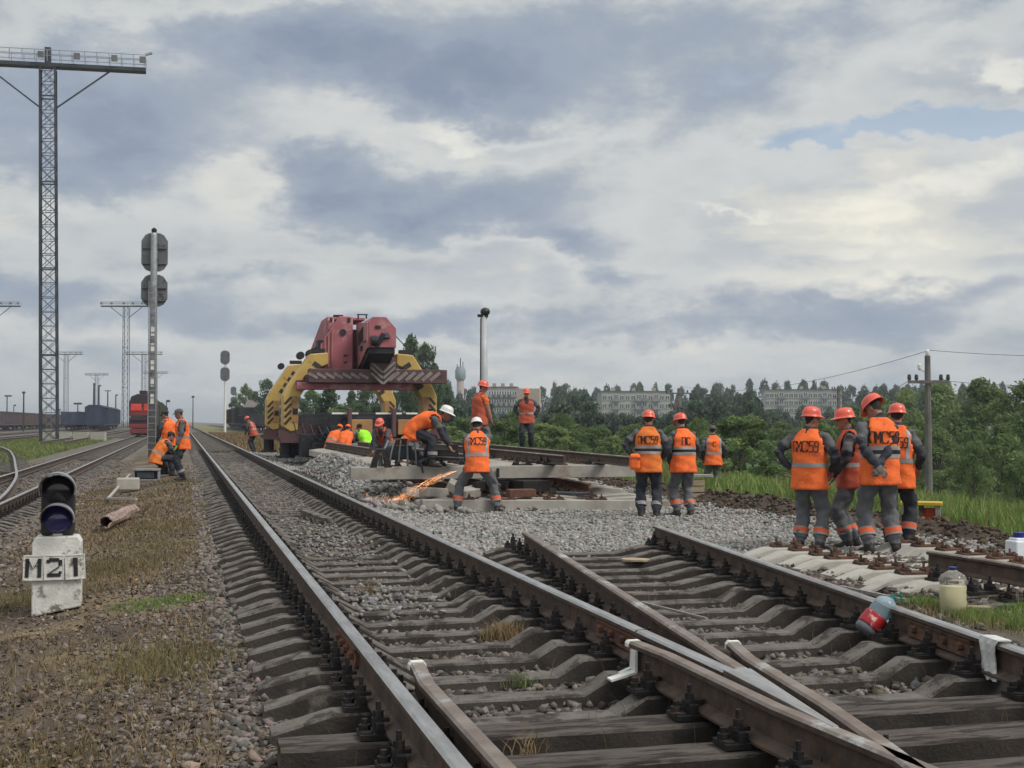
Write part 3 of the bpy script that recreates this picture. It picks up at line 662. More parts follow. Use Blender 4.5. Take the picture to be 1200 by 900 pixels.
def person(label, loc, yaw=0., H=1.75, voxel=.014, pelvis=(0, 0, .925), lean=4., side=0., twist=0., feet=((-.11, 0, 0, 8), (.11, 0, 0, -8)), hands=((-.25, .02, .80), (.25, .02, .80)),
           elbow=((-.6, -.8, -.1), (.6, -.8, -.1)), knees=((-.15, 1, 0), (.15, 1, 0)), head=(0, 0, 0), helmet='helmet', hem=-.16, belly=0., vest='vest', bands='single', text='ПМС59', legs='trousers', jacket='jacket',
           sleeves=None, glove=None, shin='shinband', braces=False, cap=None, group=None, forearm=None, hat_tilt=0., boots='boot'):
    k = H/1.75
    root = empty('person', loc, yaw, label, 'worker', group)
    # spine table
    S = np.linspace(-.24, .80, 53); P = []; F = []
    pz = Vector(pelvis)
    def fr(s):
        t = min(1, max(0, (s+.05)/.42)); l = lean*(.30+.70*t)
        return Matrix.Rotation(R(twist*t), 3, 'Z') @ Matrix.Rotation(R(side*t), 3, 'Y') @ Matrix.Rotation(-R(l), 3, 'X')
    i0 = int(np.argmin(abs(S))); pos = [None]*len(S); pos[i0] = pz.copy()
    for i in range(i0+1, len(S)): pos[i] = pos[i-1]+fr((S[i]+S[i-1])/2) @ Vector((0, 0, S[i]-S[i-1]))
    for i in range(i0-1, -1, -1): pos[i] = pos[i+1]-fr((S[i]+S[i+1])/2) @ Vector((0, 0, S[i+1]-S[i]))
    def sp(s):
        x = (s-S[0])/(S[1]-S[0]); i = max(0, min(len(S)-2, int(x))); t = x-i
        return pos[i].lerp(pos[i+1], t), fr(s)
    X, Y, Z = Vector((1, 0, 0)), Vector((0, 1, 0)), Vector((0, 0, 1))
    bm = bmesh.new(); segs = []        # segs: (a, b, ra, rb, material)
    mats = [jacket, 'jacketgrey', legs, 'trousersdark', boots, 'skin', 'hair', glove or 'skin', sleeves or jacket]
    JK, JG, TR, TD, BT, SK, HR, GL, SL = range(9)
    def torso_ring(s, rx, ry, fy=0.):
        c, f = sp(s); return (c+f @ Vector((0, fy, 0)), f @ X, f @ Y, rx*1.06, ry*1.08)
    TS = [(-.13, .12, .095, -.01), (-.05, .162, .115, -.01), (.06, .158, .112, 0), (.18, .15, .108+belly*.5, belly*.4), (.30, .166, .114, .005), (.42, .178, .118, 0), (.49, .168, .10, 0), (.535, .125, .08, 0), (.575, .066, .064, .0), (.60, .058, .06, .008)]
    loft(bm, [torso_ring(*t) for t in TS], 18, 2.35)
    for a, b in zip(TS[:-1], TS[1:]):
        segs.append((sp(a[0])[0], sp(b[0])[0], a[1]*.85, b[1]*.85, TR if b[0] < .0 else JK))
    # head
    nb, nf = sp(.575); hf = nf @ Matrix.Rotation(R(head[0]), 3, 'Z') @ Matrix.Rotation(R(lean*.0-head[1]), 3, 'X') @ Matrix.Rotation(R(head[2]), 3, 'Y')
    # heads mostly stay level: blend the spine frame towards upright
    q = nf.to_quaternion().slerp(Matrix.Rotation(R(twist), 3, 'Z').to_quaternion(), .55).to_matrix()
    hf = q @ Matrix.Rotation(R(head[0]), 3, 'Z') @ Matrix.Rotation(-R(head[1]), 3, 'X') @ Matrix.Rotation(R(head[2]), 3, 'Y')
    hb = nb+q @ Vector((0, .012, .035)); hc = hb+hf @ Vector((0, .022, .105))
    h = lambda x, y, z: hc+hf @ Vector((x, y, z))
    loft(bm, [(nb-nf @ Vector((0, 0, .03)), nf @ X, nf @ Y, .062, .062), (hb, hf @ X, hf @ Y, .056, .06), (h(0, -.01, -.03), hf @ X, hf @ Y, .056, .06)], 12)
    rings = [(-.118, .018, .028, .052), (-.105, .036, .045, .04), (-.075, .056, .072, .02), (-.03, .067, .088, .006), (.02, .073, .095, 0), (.065, .069, .09, -.004), (.095, .05, .066, -.006), (.113, .02, .03, -.006)]
    loft(bm, [(h(0, y, z), hf @ X, hf @ Y, rx, ry) for z, rx, ry, y in rings], 14, 2.2)
    blob(bm, h(0, .103, -.03), (.013, .018, .022), hf, 6); blob(bm, h(0, .088, .016), (.05, .018, .014), hf, 6); blob(bm, h(0, .085, -.066), (.022, .016, .010), hf, 6)
    for sx in (-1, 1): blob(bm, h(sx*.076, -.008, -.014), (.010, .02, .030), hf, 6)
    segs.append((nb, h(0, 0, -.05), .055, .07, SK)); segs.append((h(0, .03, -.05), h(0, .03, .03), .075, .08, SK)); segs.append((h(0, -.045, .0), h(0, -.03, .07), .062, .07, HR))
    # legs
    pc, pf = sp(0.)
    knee_ = []
    for sidx, sx in ((0, -1), (1, 1)):
        fx, fy, fz, fyaw = feet[sidx]; ff = Matrix.Rotation(R(fyaw), 3, 'Z')
        hip = pc+pf @ Vector((sx*.088, 0, -.03)); ank = Vector((fx, fy, fz+.095))
        kn, ank = limb_ik(hip, ank, .435, .425, Vector(knees[sidx])); knee_.append((kn, ank))
        def chain(pts, n=12):
            rr = []
            for i, (p, r) in enumerate(pts):
                t = (pts[min(i+1, len(pts)-1)][0]-pts[max(i-1, 0)][0]).normalized(); ref = Vector(Y) if abs(t.y) < .9 else Vector(Z)
                ax = ref.cross(t).normalized(); ay = t.cross(ax); rr.append((p, ax, ay, r, r))
            loft(bm, rr, n)
        chain([(hip+Z*.03, .08), (hip, .104), (hip.lerp(kn, .35), .106), (hip.lerp(kn, .75), .095), (kn, .088), (kn.lerp(ank, .12), .088), (kn.lerp(ank, .45), .090), (kn.lerp(ank, .74), .086), (kn.lerp(ank, .84), .078)])
        chain([(kn.lerp(ank, .60), .06), (kn.lerp(ank, .95), .064), (ank, .06), (ank-Z*.05, .055)])
        for t in np.linspace(0, 1, 6): pass
        segs.append((hip, kn, .10, .088, TR)); segs.append((kn, kn.lerp(ank, .80), .088, .08, TR)); segs.append((kn.lerp(ank, .86), ank, .05, .05, BT))
        fb_ = lambda y, z, x=0: ank+ff @ Vector((x, y, z-.095))
        loft(bm, [(fb_(-.072, .042), ff @ X, Z, .032, .038), (fb_(-.062, .045), ff @ X, Z, .037, .044), (fb_(0, .05), ff @ X, Z, .042, .05), (fb_(.07, .042), ff @ X, Z, .047, .042), (fb_(.13, .034), ff @ X, Z, .05, .034), (fb_(.175, .028), ff @ X, Z, .04, .028), (fb_(.195, .024), ff @ X, Z, .015, .016)], 12, 2.6)
        segs.append((fb_(-.05, .04), fb_(.17, .03), .04, .04, BT))
    # arms
    wr = []
    cS, fS = sp(.485)
    arms = []
    for sidx, sx in ((0, -1), (1, 1)):
        sh = cS+fS @ Vector((sx*.188, 0, 0)); el, ha = limb_ik(sh, Vector(hands[sidx]), .285, .265, Vector(elbow[sidx]))
        pts = [(sh-fS @ Vector((sx*.05, 0, -.005)), .062), (sh, .074), (sh.lerp(el, .3), .071), (sh.lerp(el, .8), .064), (el, .061), (el.lerp(ha, .25), .060), (el.lerp(ha, .75), .049), (el.lerp(ha, .97), .036)]
        rr = []
        for i, (p, r) in enumerate(pts):
            t = (pts[min(i+1, len(pts)-1)][0]-pts[max(i-1, 0)][0]).normalized(); ref = Vector(Z) if abs(t.z) < .85 else Vector(Y)
            ax = ref.cross(t).normalized(); ay = t.cross(ax); rr.append((p, ax, ay, r, r))
        loft(bm, rr, 12)
        d = (ha-el).normalized(); sd_ = d.cross(Vector(Y) if abs(d.y) < .8 else Vector(Z)).normalized(); nrm = sd_.cross(d)
        loft(bm, [(el.lerp(ha, .9), sd_, nrm, .028, .026), (ha+d*.01, sd_, nrm, .03, .022), (ha+d*.05, sd_, nrm, .042, .018), (ha+d*.085, sd_, nrm, .042, .016), (ha+d*.098, sd_, nrm, .036, .012)], 10, 2.6)
        segs.append((sh, sh.lerp(el, .55), .066, .062, SL if sleeves else JG)); segs.append((sh.lerp(el, .62), el, .06, .055, SK if sleeves == 'tee' else JK)); segs.append((el, el.lerp(ha, .95), .054, .04, SK if sleeves == 'tee' else JK)); segs.append((ha+d*.02, ha+d*.09, .035, .03, GL))
        arms.append((sh, el, ha, d, sd_, nrm, sx))
    me0 = bpy.data.meshes.new('tmp'); bmesh.ops.recalc_face_normals(bm, faces=bm.faces); bm.to_mesh(me0); bm.free()
    ob = bpy.data.objects.new('tmp', me0); COL.objects.link(ob)
    rm = ob.modifiers.new('r', 'REMESH'); rm.mode = 'VOXEL'; rm.voxel_size = voxel
    sm = ob.modifiers.new('s', 'SMOOTH'); sm.factor = .5; sm.iterations = 3
    dg = bpy.context.evaluated_depsgraph_get(); me = bpy.data.meshes.new_from_object(ob.evaluated_get(dg)); bpy.data.objects.remove(ob); bpy.data.meshes.remove(me0)
    nv = len(me.vertices); co = np.empty(nv*3, np.float32); me.vertices.foreach_get('co', co); co = co.reshape(-1, 3)
    best = np.full(nv, 9.); mi = np.zeros(nv, int)
    for a, b, ra, rb, m_ in segs:
        a_ = np.array(a); ab = np.array(b)-a_; t = np.clip(((co-a_) @ ab)/max(1e-6, ab @ ab), 0, 1)
        d = np.linalg.norm(co-a_-t[:, None]*ab, axis=1)-(ra+(rb-ra)*t); w = d < best; best[w] = d[w]; mi[w] = m_
    # cloth folds
    nrmv = np.empty(nv*3, np.float32); me.vertices.foreach_get('normal', nrmv); nrmv = nrmv.reshape(-1, 3)
    cloth = np.isin(mi, [JK, JG, TR, TD, SL]); seed = random.random()*50
    ph = np.sin(co[:, 2]*55+np.sin(co[:, 0]*23+seed)*2+co[:, 1]*19)*.0035+np.sin(co[:, 2]*27+co[:, 0]*31+seed)*.007+np.sin(co[:, 2]*14+co[:, 0]*18-co[:, 1]*22+seed*3)*.006
    co = co+nrmv*(ph*cloth)[:, None]
    me.vertices.foreach_set('co', (co*k).astype(np.float32).ravel())
    np_ = len(me.polygons); ls = np.empty(np_, np.int32); me.polygons.foreach_get('loop_start', ls); lv = np.empty(len(me.loops), np.int32); me.loops.foreach_get('vertex_index', lv)
    pm = mi[lv[ls]]
    for m_ in mats: me.materials.append(M[m_])
    me.polygons.foreach_set('material_index', pm.astype(np.int32)); me.polygons.foreach_set('use_smooth', np.ones(np_, bool))
    # fingers and eyes joined into the same body mesh
    bm = bmesh.new(); bm.from_mesh(me); nf0 = len(bm.faces)
    mb = MB()
    for sh, el, ha, d, sd_, nrm, sx in arms:
        pal = nrm if nrm.dot(Vector((-sx, 0, 0)))+nrm.dot(Y)*.3 > 0 else -nrm
        for j, (off, ln) in enumerate(((-.031, .066), (-.011, .076), (.010, .071), (.029, .055))):
            b0 = ha+d*.085+sd_*off; p1 = b0+d*ln*.45+pal*.006; p2 = p1+(d*.75+pal*.66)*ln*.35; p3 = p2+(d*.35+pal*.94)*ln*.28
            mb.tube([b0*k, p1*k, p2*k, p3*k], [.0095*k, .009*k, .0085*k, .006*k], 6, GL)
        tsd = sd_ if (sd_.dot(Y)+sd_.dot(Z)) > 0 else -sd_
        b0 = ha+d*.03+tsd*.03; p1 = b0+(d*.6+tsd*.8)*.032; mb.tube([b0*k, p1*k, (p1+(d*.9+tsd*.2+pal*.3)*.03)*k], [.012*k, .0105*k, .007*k], 6, GL)
    for sx in (-1, 1):
        e = h(sx*.031, .087, -.004); mb.lathe([(.001, -.007), (.009*k, -.004), (.011*k, 0), (.009*k, .004), (.001, .007)], e*k, 8, hf, HR)
    mb.lathe([(.001, -.004), (.014, -.002), (.014, .002), (.001, .004)], h(0, .099, -.068)*k, 8, hf, HR, 1.2, .5)
    tm = mb.mesh('t', mats, True); bm.from_mesh(tm); bpy.data.meshes.remove(tm); bm.to_mesh(me); bm.free(); me.name = 'body'
    body = link('body', me, root)
    # ---- vest: loft over the torso, open at hem, arm holes and front neck
    if vest:
        VS = [(hem, .205, .168, 0), (hem+.05, .200, .160, 0), (.02, .190, .146, 0), (.12, .184, .140+belly*.6, belly*.45), (.22, .186, .142+belly*.3, belly*.2), (.32, .196, .146, .003), (.42, .205, .145, 0), (.48, .197, .124, 0), (.525, .165, .098, 0), (.56, .112, .084, 0), (.585, .082, .074, .004)]
        va = np.array(VS)
        def vs_pt(s, th, off=0.):
            rx, ry, fy = (float(np.interp(s, va[:, 0], va[:, j])) for j in (1, 2, 3)); c, f = sp(s); w_ = min(1, max(0, (.53-s)/.1)); rx *= 1+.10*w_; ry *= 1+.12*w_
            ct, st = math.cos(th), math.sin(th); pw = 2/2.4
            wv = (math.sin(s*38+th*3+seed)*.5+math.sin(s*17-th*5+seed*2)*.6+math.sin(th*9+seed)*.45*max(0., .25-s)*3)*.009
            return (c+f @ Vector(((rx+off+wv)*math.copysign(abs(ct)**pw, ct), (ry+off+wv)*math.copysign(abs(st)**pw, st)+fy, 0)))*k
        ss = np.concatenate([np.linspace(hem, .5, 24), np.linspace(.525, .585, 4)]); n = 44; mb = MB()
        pts = [[vs_pt(s, 2*PI*j/n) for j in range(n)] for s in ss]
        mb.v = [tuple(p) for r in pts for p in r]
        for i in range(len(ss)-1):
            for j in range(n):
                th = 2*PI*(j+.5)/n; s = (ss[i]+ss[i+1])/2; c = (pts[i][j]+pts[i+1][(j+1) % n])/2/k
                if any((c-(sh.lerp(el, t))).length < .093 for sh, el, *_ in arms for t in (-.05, .15, .3, .45, .6)): continue
                fa = math.atan2(math.sin(th-PI/2), math.cos(th-PI/2))
                if s > .40 and abs(fa) < (s-.40)*2.6+.03: continue
                if abs(fa) < .05 and s < .40: continue
                mb.f.append((i*n+j, i*n+(j+1) % n, (i+1)*n+(j+1) % n, (i+1)*n+j)); mb.m.append(0)
        vo = mb.build('vest', vest, root, smooth=True); sl = vo.modifiers.new('solid', 'SOLIDIFY'); sl.thickness = .006; sl.offset = 1
        def strip(s0, s1, th0, th1, off=.011, nn=30, ns=2):
            o = len(bb.v)
            for i in range(ns+1):
                for j in range(nn+1): bb.v.append(tuple(vs_pt(s0+(s1-s0)*i/ns, th0+(th1-th0)*j/nn, off)))
            for i in range(ns):
                for j in range(nn): bb.f.append((o+i*(nn+1)+j, o+i*(nn+1)+j+1, o+(i+1)*(nn+1)+j+1, o+(i+1)*(nn+1)+j)); bb.m.append(bb.mi)
        bb = MB()
        if bands == 'single': strip(.11, .165, PI/2+.08, PI/2+2*PI-.08)
        if bands == 'double':
            strip(.225, .27, PI/2+.08, PI/2+2*PI-.08); strip(.135, .18, PI/2+.08, PI/2+2*PI-.08); bb.mi = 1; strip(.18, .225, PI/2+.08, PI/2+2*PI-.08, .0105); bb.mi = 0
        if braces:
            for a in (.75, -.75): strip(.165, .515, 3*PI/2+a-.14, 3*PI/2+a+.14, .010, 4, 10)
        if bb.f: bb.build('reflective_band', ['band', 'bandblk'], vo, smooth=True)
        if text:
            tb = MB(); cw, gap_, hh = .036, .0110, .125; n_ = len(text); tw = n_*cw+(n_-1)*gap_; stt = .0115
            def P2(x, y):   # x along the back (to the reader's right), y up
                return vs_pt(.30+y, 3*PI/2+x/.165, .0135)
            for ci, chh in enumerate(text):
                x0 = -tw/2+ci*(cw+gap_)
                for line in GLY[chh]:
                    for (xa, ya), (xb, yb) in zip(line[:-1], line[1:]):
                        a = Vector((x0+xa*cw, ya*hh)); b = Vector((x0+xb*cw, yb*hh)); d = (b-a); L_ = d.length
                        if L_ < 1e-5: continue
                        d /= L_; nrm2 = Vector((-d.y, d.x))*stt/2; a2 = a-d*stt*.3; b2 = b+d*stt*.3
                        q = [a2-nrm2, b2-nrm2, b2+nrm2, a2+nrm2]; tb.add([P2(*p) for p in q], [(0, 1, 2, 3)])
            tb.build('vest_lettering', 'ink', vo)
    # ---- shin bands
    if shin:
        for kn, ank in knee_:
            mb = MB()
            for m_, t0, t1 in ((0, .56, .70), (1, .53, .565), (1, .695, .745)):
                a, b = kn.lerp(ank, t0)*k, kn.lerp(ank, t1)*k; mb.tube([a, a.lerp(b, .5), b], [.0965*k, .095*k, .093*k], 16, 0 if (m_ == 0 and shin == 'shinband') else 1, cap=False)
            if shin == 'band': mb.f = [f for f, m_ in zip(mb.f, mb.m)][:32]; mb.m = [1]*len(mb.f)
            mb.build('trouser_band', ['shinband', 'band'], root, smooth=True)
    # ---- helmet or cap
    if helmet or cap:
        mb = MB(); n = 26; rows = []
        hm = hf @ Matrix.Rotation(-R(hat_tilt), 3, 'X')
        hh = lambda x, y, z: (hc+hf @ Vector((0, 0, .045))+hm @ Vector((x, y, z)))*k
        rx, ry, rz = (.104, .127, .112) if helmet else (.088, .108, .085)
        prof = [(1.02, -.012), (1.0, .01), (.985, .25), (.93, .5), (.80, .73), (.58, .89), (.30, .975), (.05, 1.0)]
        for a, zz in prof: rows.append([hh(rx*a*math.cos(2*PI*j/n), ry*a*math.sin(2*PI*j/n)-.006, rz*zz) for j in range(n)])
        mb.v = [tuple(p) for r in rows for p in r]
        for i in range(len(rows)-1):
            for j in range(n): mb.f.append((i*n+j, i*n+(j+1) % n, (i+1)*n+(j+1) % n, (i+1)*n+j)); mb.m.append(0)
        mb.f.append(tuple((len(rows)-1)*n+j for j in range(n))); mb.m.append(0)
        dome = MB(); dome.v, dome.f, dome.m = mb.v, mb.f, mb.m
        # brim and peak
        o = len(dome.v); inner = []; outer = []
        for j in range(n):
            th = 2*PI*j/n; fwd = max(0, math.sin(th))**3; e = (.014+.050*fwd) if helmet else (.0 + .065*max(0, math.sin(th))**6)
            for ring, ee, zz in (('i', 0, 0), ('o', e, -.012-.016*fwd), ('u', e, -.019-.016*fwd)):
                dome.v.append(tuple(hh((rx+ee)*math.cos(th), (ry+ee)*math.sin(th)-.006, zz)))
        for j in range(n):
            a, b = o+3*j, o+3*((j+1) % n)
            dome.f += [(a, b, b+1, a+1), (a+1, b+1, b+2, a+2), (a+2, b+2, b, a)]; dome.m += [0, 0, 0]
        if helmet:
            for x in (-.03, 0, .03):
                pr = [(ry*.80, .73), (ry*.58, .89), (ry*.3, .975), (0, 1.0), (-ry*.3, .975), (-ry*.58, .89), (-ry*.80, .73)]
                dome.tube([hh(x, y-.006, rz*z*(1-(x/rx)**2*.6)) for y, z in pr], .006*k, 5, 0)
        ho = dome.build('helmet' if helmet else 'cap', helmet or cap, root, smooth=True); sharp(ho, 50)
    return root
def at(px, py, z): return PX(px, py, z)
ORG = 'railway workers in orange vests'
# right hand group of four
person('worker with one arm akimbo, leftmost of the four standing together on the right', at(949, 646, .03), R(-32), 1.70, feet=((-.13, .0, 0, 6), (.13, -.02, 0, -14)), hands=((-.24, -.02, 1.02), (.24, .14, 1.00)), elbow=((-1, -.55, 0), (.9, -.7, 0)), head=(-34, 2, 0), text='ПМС59', bands='single', belly=.06, group=ORG)
person('worker facing left half hidden behind the tall worker with clasped hands', at(998, 642, .03), R(78), 1.69, feet=((-.11, .05, 0, 6), (.11, -.05, 0, -8)), hands=((-.19, .24, .93), (.20, .20, .90)), head=(6, 4, 0), vest='vest_faded', text='', bands='single', legs='trousers', group=ORG)
person('tall worker seen from behind with his hands clasped behind his back and helmet tilted', at(1032, 649, .03), R(6), 1.86, lean=2, feet=((-.13, .0, 0, 10), (.19, .03, 0, -24)), hands=((-.12, -.235, .98), (-.13, -.25, .92)), elbow=((-1, -.25, -.1), (1, -.25, -.1)), head=(38, 26, 6), hat_tilt=14, text='ПМС59', vest='vest', bands='double', glove='glove', group=ORG)
person('worker at the right of the group of four, turned half away behind the tall one', at(1052, 640, .03), R(-28), 1.75, feet=((-.11, 0, 0, 6), (.12, .03, 0, -10)), hands=((-.24, .16, .95), (.23, .18, .97)), head=(20, 3, 0), text='ПМС59', bands='single', legs='trousersdark', hem=-.20, braces=True, group=ORG)
# three at the middle right
person('worker seen from behind, left hand on hip, with an orange bag at his side', at(760, 608, 0.), R(-8), 1.74, feet=((-.12, 0, 0, 6), (.13, .02, 0, -8)), hands=((-.245, .02, 1.0), (.215, .16, .98)), elbow=((-1, -.35, .1), (.8, -.7, -.2)), head=(-8, 6, 0), text='ПМС59', vest='vest_amber', bands='double', shin='band', legs='trousersdark', group=ORG)
person('worker in orange gloves standing just right of the man with the orange bag', at(801, 606, 0.), R(14), 1.70, lean=6, feet=((-.10, .05, 0, 60), (.12, -.02, 0, -6)), hands=((-.20, .10, .92), (.20, .20, .96)), elbow=((-.8, -.8, -.2), (.8, -.7, -.2)), head=(18, 10, 0), text='ПС', bands='double', glove='gloveo', group=ORG)
person('farther worker in a dark cap at the edge of the ballast beside the round bush', at(836, 581, -.26), R(4), 1.74, lean=3, hands=((-.24, .08, .92), (.24, .08, .92)), head=(0, 6, 0), helmet=None, cap='jacketgrey', text='С', bands='single', braces=True, shin='band', group=ORG)
# work on the panel
person('worker in white helmet with legs wide apart, cutting with sparks flying at his left', at(559, 601, 0.), R(4), 1.72, lean=20, pelvis=(0, -.06, .87), feet=((-.36, .02, 0, 22), (.36, .0, 0, -22)), knees=((-.6, 1, 0), (.6, 1, 0)), hands=((-.16, .42, .84), (.14, .42, .86)), elbow=((-1, -.3, -.3), (1, -.3, -.3)), head=(0, 18, 0), helmet='helmetw', text='ПМС59', bands='single', braces=True, group=ORG)
person('worker in white helmet bent double over a rail cutting machine on the track panel', at(499, 547, .76), R(-96), 1.72, lean=88, pelvis=(0, -.22, .70), feet=((-.22, -.14, 0, 10), (.22, .16, 0, -6)), hands=((-.14, .50, .27), (.14, .54, .25)), elbow=((-.4, -.6, .6), (.4, -.6, .6)), head=(0, -20, 0), helmet='helmetw', text='', bands=None, legs='trousersdark', shin='band', group=ORG)
person('worker in short orange sleeves standing in profile on the track panel beside the tall post', at(562, 537, .76), R(-62), 1.72, feet=((-.1, 0, 0, 5), (.1, .03, 0, -5)), hands=((-.20, .22, .86), (.20, .20, .86)), head=(-24, 8, 0), text='', bands=None, sleeves='tee', vest='vest_faded', belly=.07, group=ORG)
person('worker facing the camera with both hands on his hips, standing on the far rail', at(617, 527, .78), R(178), 1.73, feet=((-.13, 0, 0, 12), (.13, 0, 0, -12)), hands=((-.23, .05, 1.0), (.23, .05, 1.0)), elbow=((-1, -.45, .0), (1, -.45, .0)), text='', vest='vest_faded', bands='single', legs='trousersdark', shin=None, group=ORG)
CR = dict(pelvis=(0, -.12, .42), lean=48, feet=((-.16, .05, 0, 12), (.16, .02, 0, -12)), hands=((-.15, .42, .25), (.15, .44, .25)), knees=((-.5, 1, .3), (.5, 1, .3)), shin=None, voxel=.018, text='')
def zc(py, zz): return zz
person('crouching worker in orange vest, left of the huddle in front of the crane', PZ(391, 537, 41)*1, R(-30), 1.72, helmet=None, cap='vest', bands='single', group=ORG, **CR)
person('crouching worker with his orange back to the camera in the middle of the huddle', PZ(405, 538, 40.2), R(-6), 1.72, helmet=None, cap='vest', bands=None, group=ORG, **CR)
person('crouching worker in a lime green vest at the right of the huddle', PZ(428, 537, 41), R(42), 1.74, helmet=None, cap='hair', vest='lime', bands=None, group=ORG, **CR)
person('crouching worker facing the camera in orange hood behind the steel stand', PZ(450, 541, 33), R(165), 1.72, helmet='helmet', vest='vest_faded', bands='single', group=ORG, **CR)
person('crouching worker bent low in a red orange vest behind the cutting machine', PZ(478, 541, 33), R(-95), 1.70, helmet=None, cap='jacketgrey', vest='vest', bands='single', group=ORG, **dict(CR, lean=70))
# left: cable box crew and the man by the rail
person('kneeling worker in bright orange vest leaning over the grey cable box', at(190, 558, .12), R(-58), 1.72, pelvis=(0, -.16, .50), lean=42, feet=((-.14, -.25, 0, 5), (.14, .22, 0, -5)), hands=((-.16, .46, .40), (.16, .50, .36)), knees=((-.2, 1, -.2), (.2, 1, .5)), helmet=None, cap='hair', text='', bands='single', legs='trousersdark', shin=None, vest='vest_amber', group=ORG)
person('worker in a peaked cap bending forward behind the kneeling man at the cable box', at(199, 556, .15), R(62), 1.76, lean=14, hands=((-.2, .30, .86), (.16, .34, .84)), head=(5, 10, 0), helmet=None, cap='jacket', text='', bands=None, legs='trousersdark', shin=None, group=ORG)
person('worker in grey cap with a lime green glove standing nearest the left rail', at(214, 563, .17), R(110), 1.72, lean=5, hands=((-.22, .16, .88), (.22, .12, .90)), head=(-10, 10, 0), helmet=None, cap='jacketgrey', text='', bands='single', legs='trousersdark', shin='band', glove='gloveg', jacket='jacketgrey', group=ORG)
person('worker in red orange helmet stooping beside the right rail of the running track', at(297, 530, .14), R(78), 1.74, lean=30, hands=((-.2, .36, .72), (.2, .38, .72)), head=(0, 16, 0), text='', bands='single', braces=True, legs='trousersdark', shin=None, vest='vest_faded', group=ORG)
# ------------------------------------------------------------------ track panels laid two high on the new ballast
def long_bearer(L, seed):
    mb = MB(); rs = random.Random(seed)
    xs = [0, .06, .4, .55, 1.2, 1.5, L*.5-.3, L*.5+.3, L-1.5, L-1.2, L-.55, L-.4, L-.06, L]
    hs = [-.05, -.035, 0, 0, -.045, -.045, 0, 0, -.045, -.045, 0, 0, -.035, -.05]
    for x, h in zip(xs, hs):
        w = .85 if x in (0, L) else 1.; j = lambda: rs.uniform(-.004, .004)
        mb.v += [(x, -.145*w, -.215), (x, -.135*w, h-.02+j()), (x, -.115*w, h+j()), (x, .115*w, h+j()), (x, .135*w, h-.02+j()), (x, .145*w, -.215)]
    n = 6
    for i in range(len(xs)-1):
        for k in range(n): mb.f.append((i*n+k, (i+1)*n+k, (i+1)*n+(k+1) % n, i*n+(k+1) % n)); mb.m.append(0)
    mb.f.append(tuple(range(n))); mb.m.append(0); mb.f.append(tuple((len(xs)-1)*n+k for k in range(n))[::-1]); mb.m.append(0)
    return mb.mesh('bearer', 'panelconc')
def flat_bearer(L):
    mb = MB(); xs = np.linspace(0, L, 9)
    for x in xs:
        w = .85 if x in (0, L) else 1.
        mb.v += [(x, -.145*w, -.23), (x, -.125*w, -.012), (x, -.11*w, 0), (x, .11*w, 0), (x, .125*w, -.012), (x, .145*w, -.23)]
    n = 6
    for i in range(len(xs)-1):
        for k in range(n): mb.f.append((i*n+k, (i+1)*n+k, (i+1)*n+(k+1) % n, i*n+(k+1) % n)); mb.m.append(0)
    mb.f.append(tuple(range(n))); mb.m.append(0); mb.f.append(tuple((len(xs)-1)*n+k for k in range(n))[::-1]); mb.m.append(0)
    return mb.mesh('bearer', 'panelconc')
low = empty('track_panel', (0, 0, 0), TH, 'lower concrete track panel lying on the fresh ballast under another panel', 'track panel')
v = 22.0; i = 0
while v < 33:
    L = 4.55+.02*i; b = link('bearer', flat_bearer(L) if i == 0 else long_bearer(L, i), low, (4.05, v, .235), (0, R(1.0) if i == 0 else random.uniform(-.02, .02), random.uniform(-.008, .008)))
    for x in (.75, 1.5, 2.4, 3.2):
        link('rail_fastening', PLATE, b, (x+.02*i, 0, .001))
    v += .56 if i else .62; i += 1
for k, (pa, pb) in enumerate((((4.85, 23.4), (5.3, 33)), ((5.65, 22.8), (6.2, 33)), ((6.55, 24.2), (6.75, 33)), ((7.35, 22.75), (8.0, 33)))):
    o = rail_mb([pa, ((pa[0]+pb[0])/2, (pa[1]+pb[1])/2), pb], zbase=.262).build('rail', ['rust', 'rail_top_old'] if k != 3 else ['rust_red', 'rail_top_old'], low); sharp(o)
fg = MB()
for k in range(3): fg.bar((5.2+.3*k, 22.9+.1*k, .40), (6.5+.25*k, 24.1+.25*k, .43), .10, .16)
fg.box((6.25, 23.1, .40), (.55, .8, .20), (0, 0, .2)); fg.build('frog_casting', 'iron', low)
up = empty('track_panel', (0, 0, 0), TH, 'upper track panel of long concrete bearers with four rails, stacked on the lower one', 'track panel')
ZU = .765
v = 23.35; i = 0
while v < 40:
    L = 5.5+.03*i; b = link('bearer', flat_bearer(L) if i == 0 else long_bearer(L-.9, i+40), up, (2.98 if i == 0 else 3.8, v, ZU), (0, 0, random.uniform(-.008, .008)))
    for x in ((.75, 1.6, 2.4, 3.25, 3.85, 4.7) if i == 0 else (.6, 1.52, 3.05, 3.95)):
        if random.random() < .85: link('rail_fastening', PLATE if v > 24 else FAST, b, (x, 0, .001))
    v += .56; i += 1
for pa, pb in (((4.3, 30), (4.35, 40)), ((5.25, 23.9), (5.35, 40)), ((6.78, 22.45), (6.95, 40)), ((7.72, 21.5), (8.3, 41))):
    o = rail_mb([pa, ((pa[0]+pb[0])/2, (pa[1]+pb[1])/2), pb], zbase=ZU+.026).build('rail', ['rail_side', 'rail_top_old'], up); sharp(o)
mb = MB(); 
for dx in (0, .16): mb.box((5.55+dx, 23.19, ZU-.13), (.055, .03, .17))
mb.build('hanger_strap', 'iron', up)
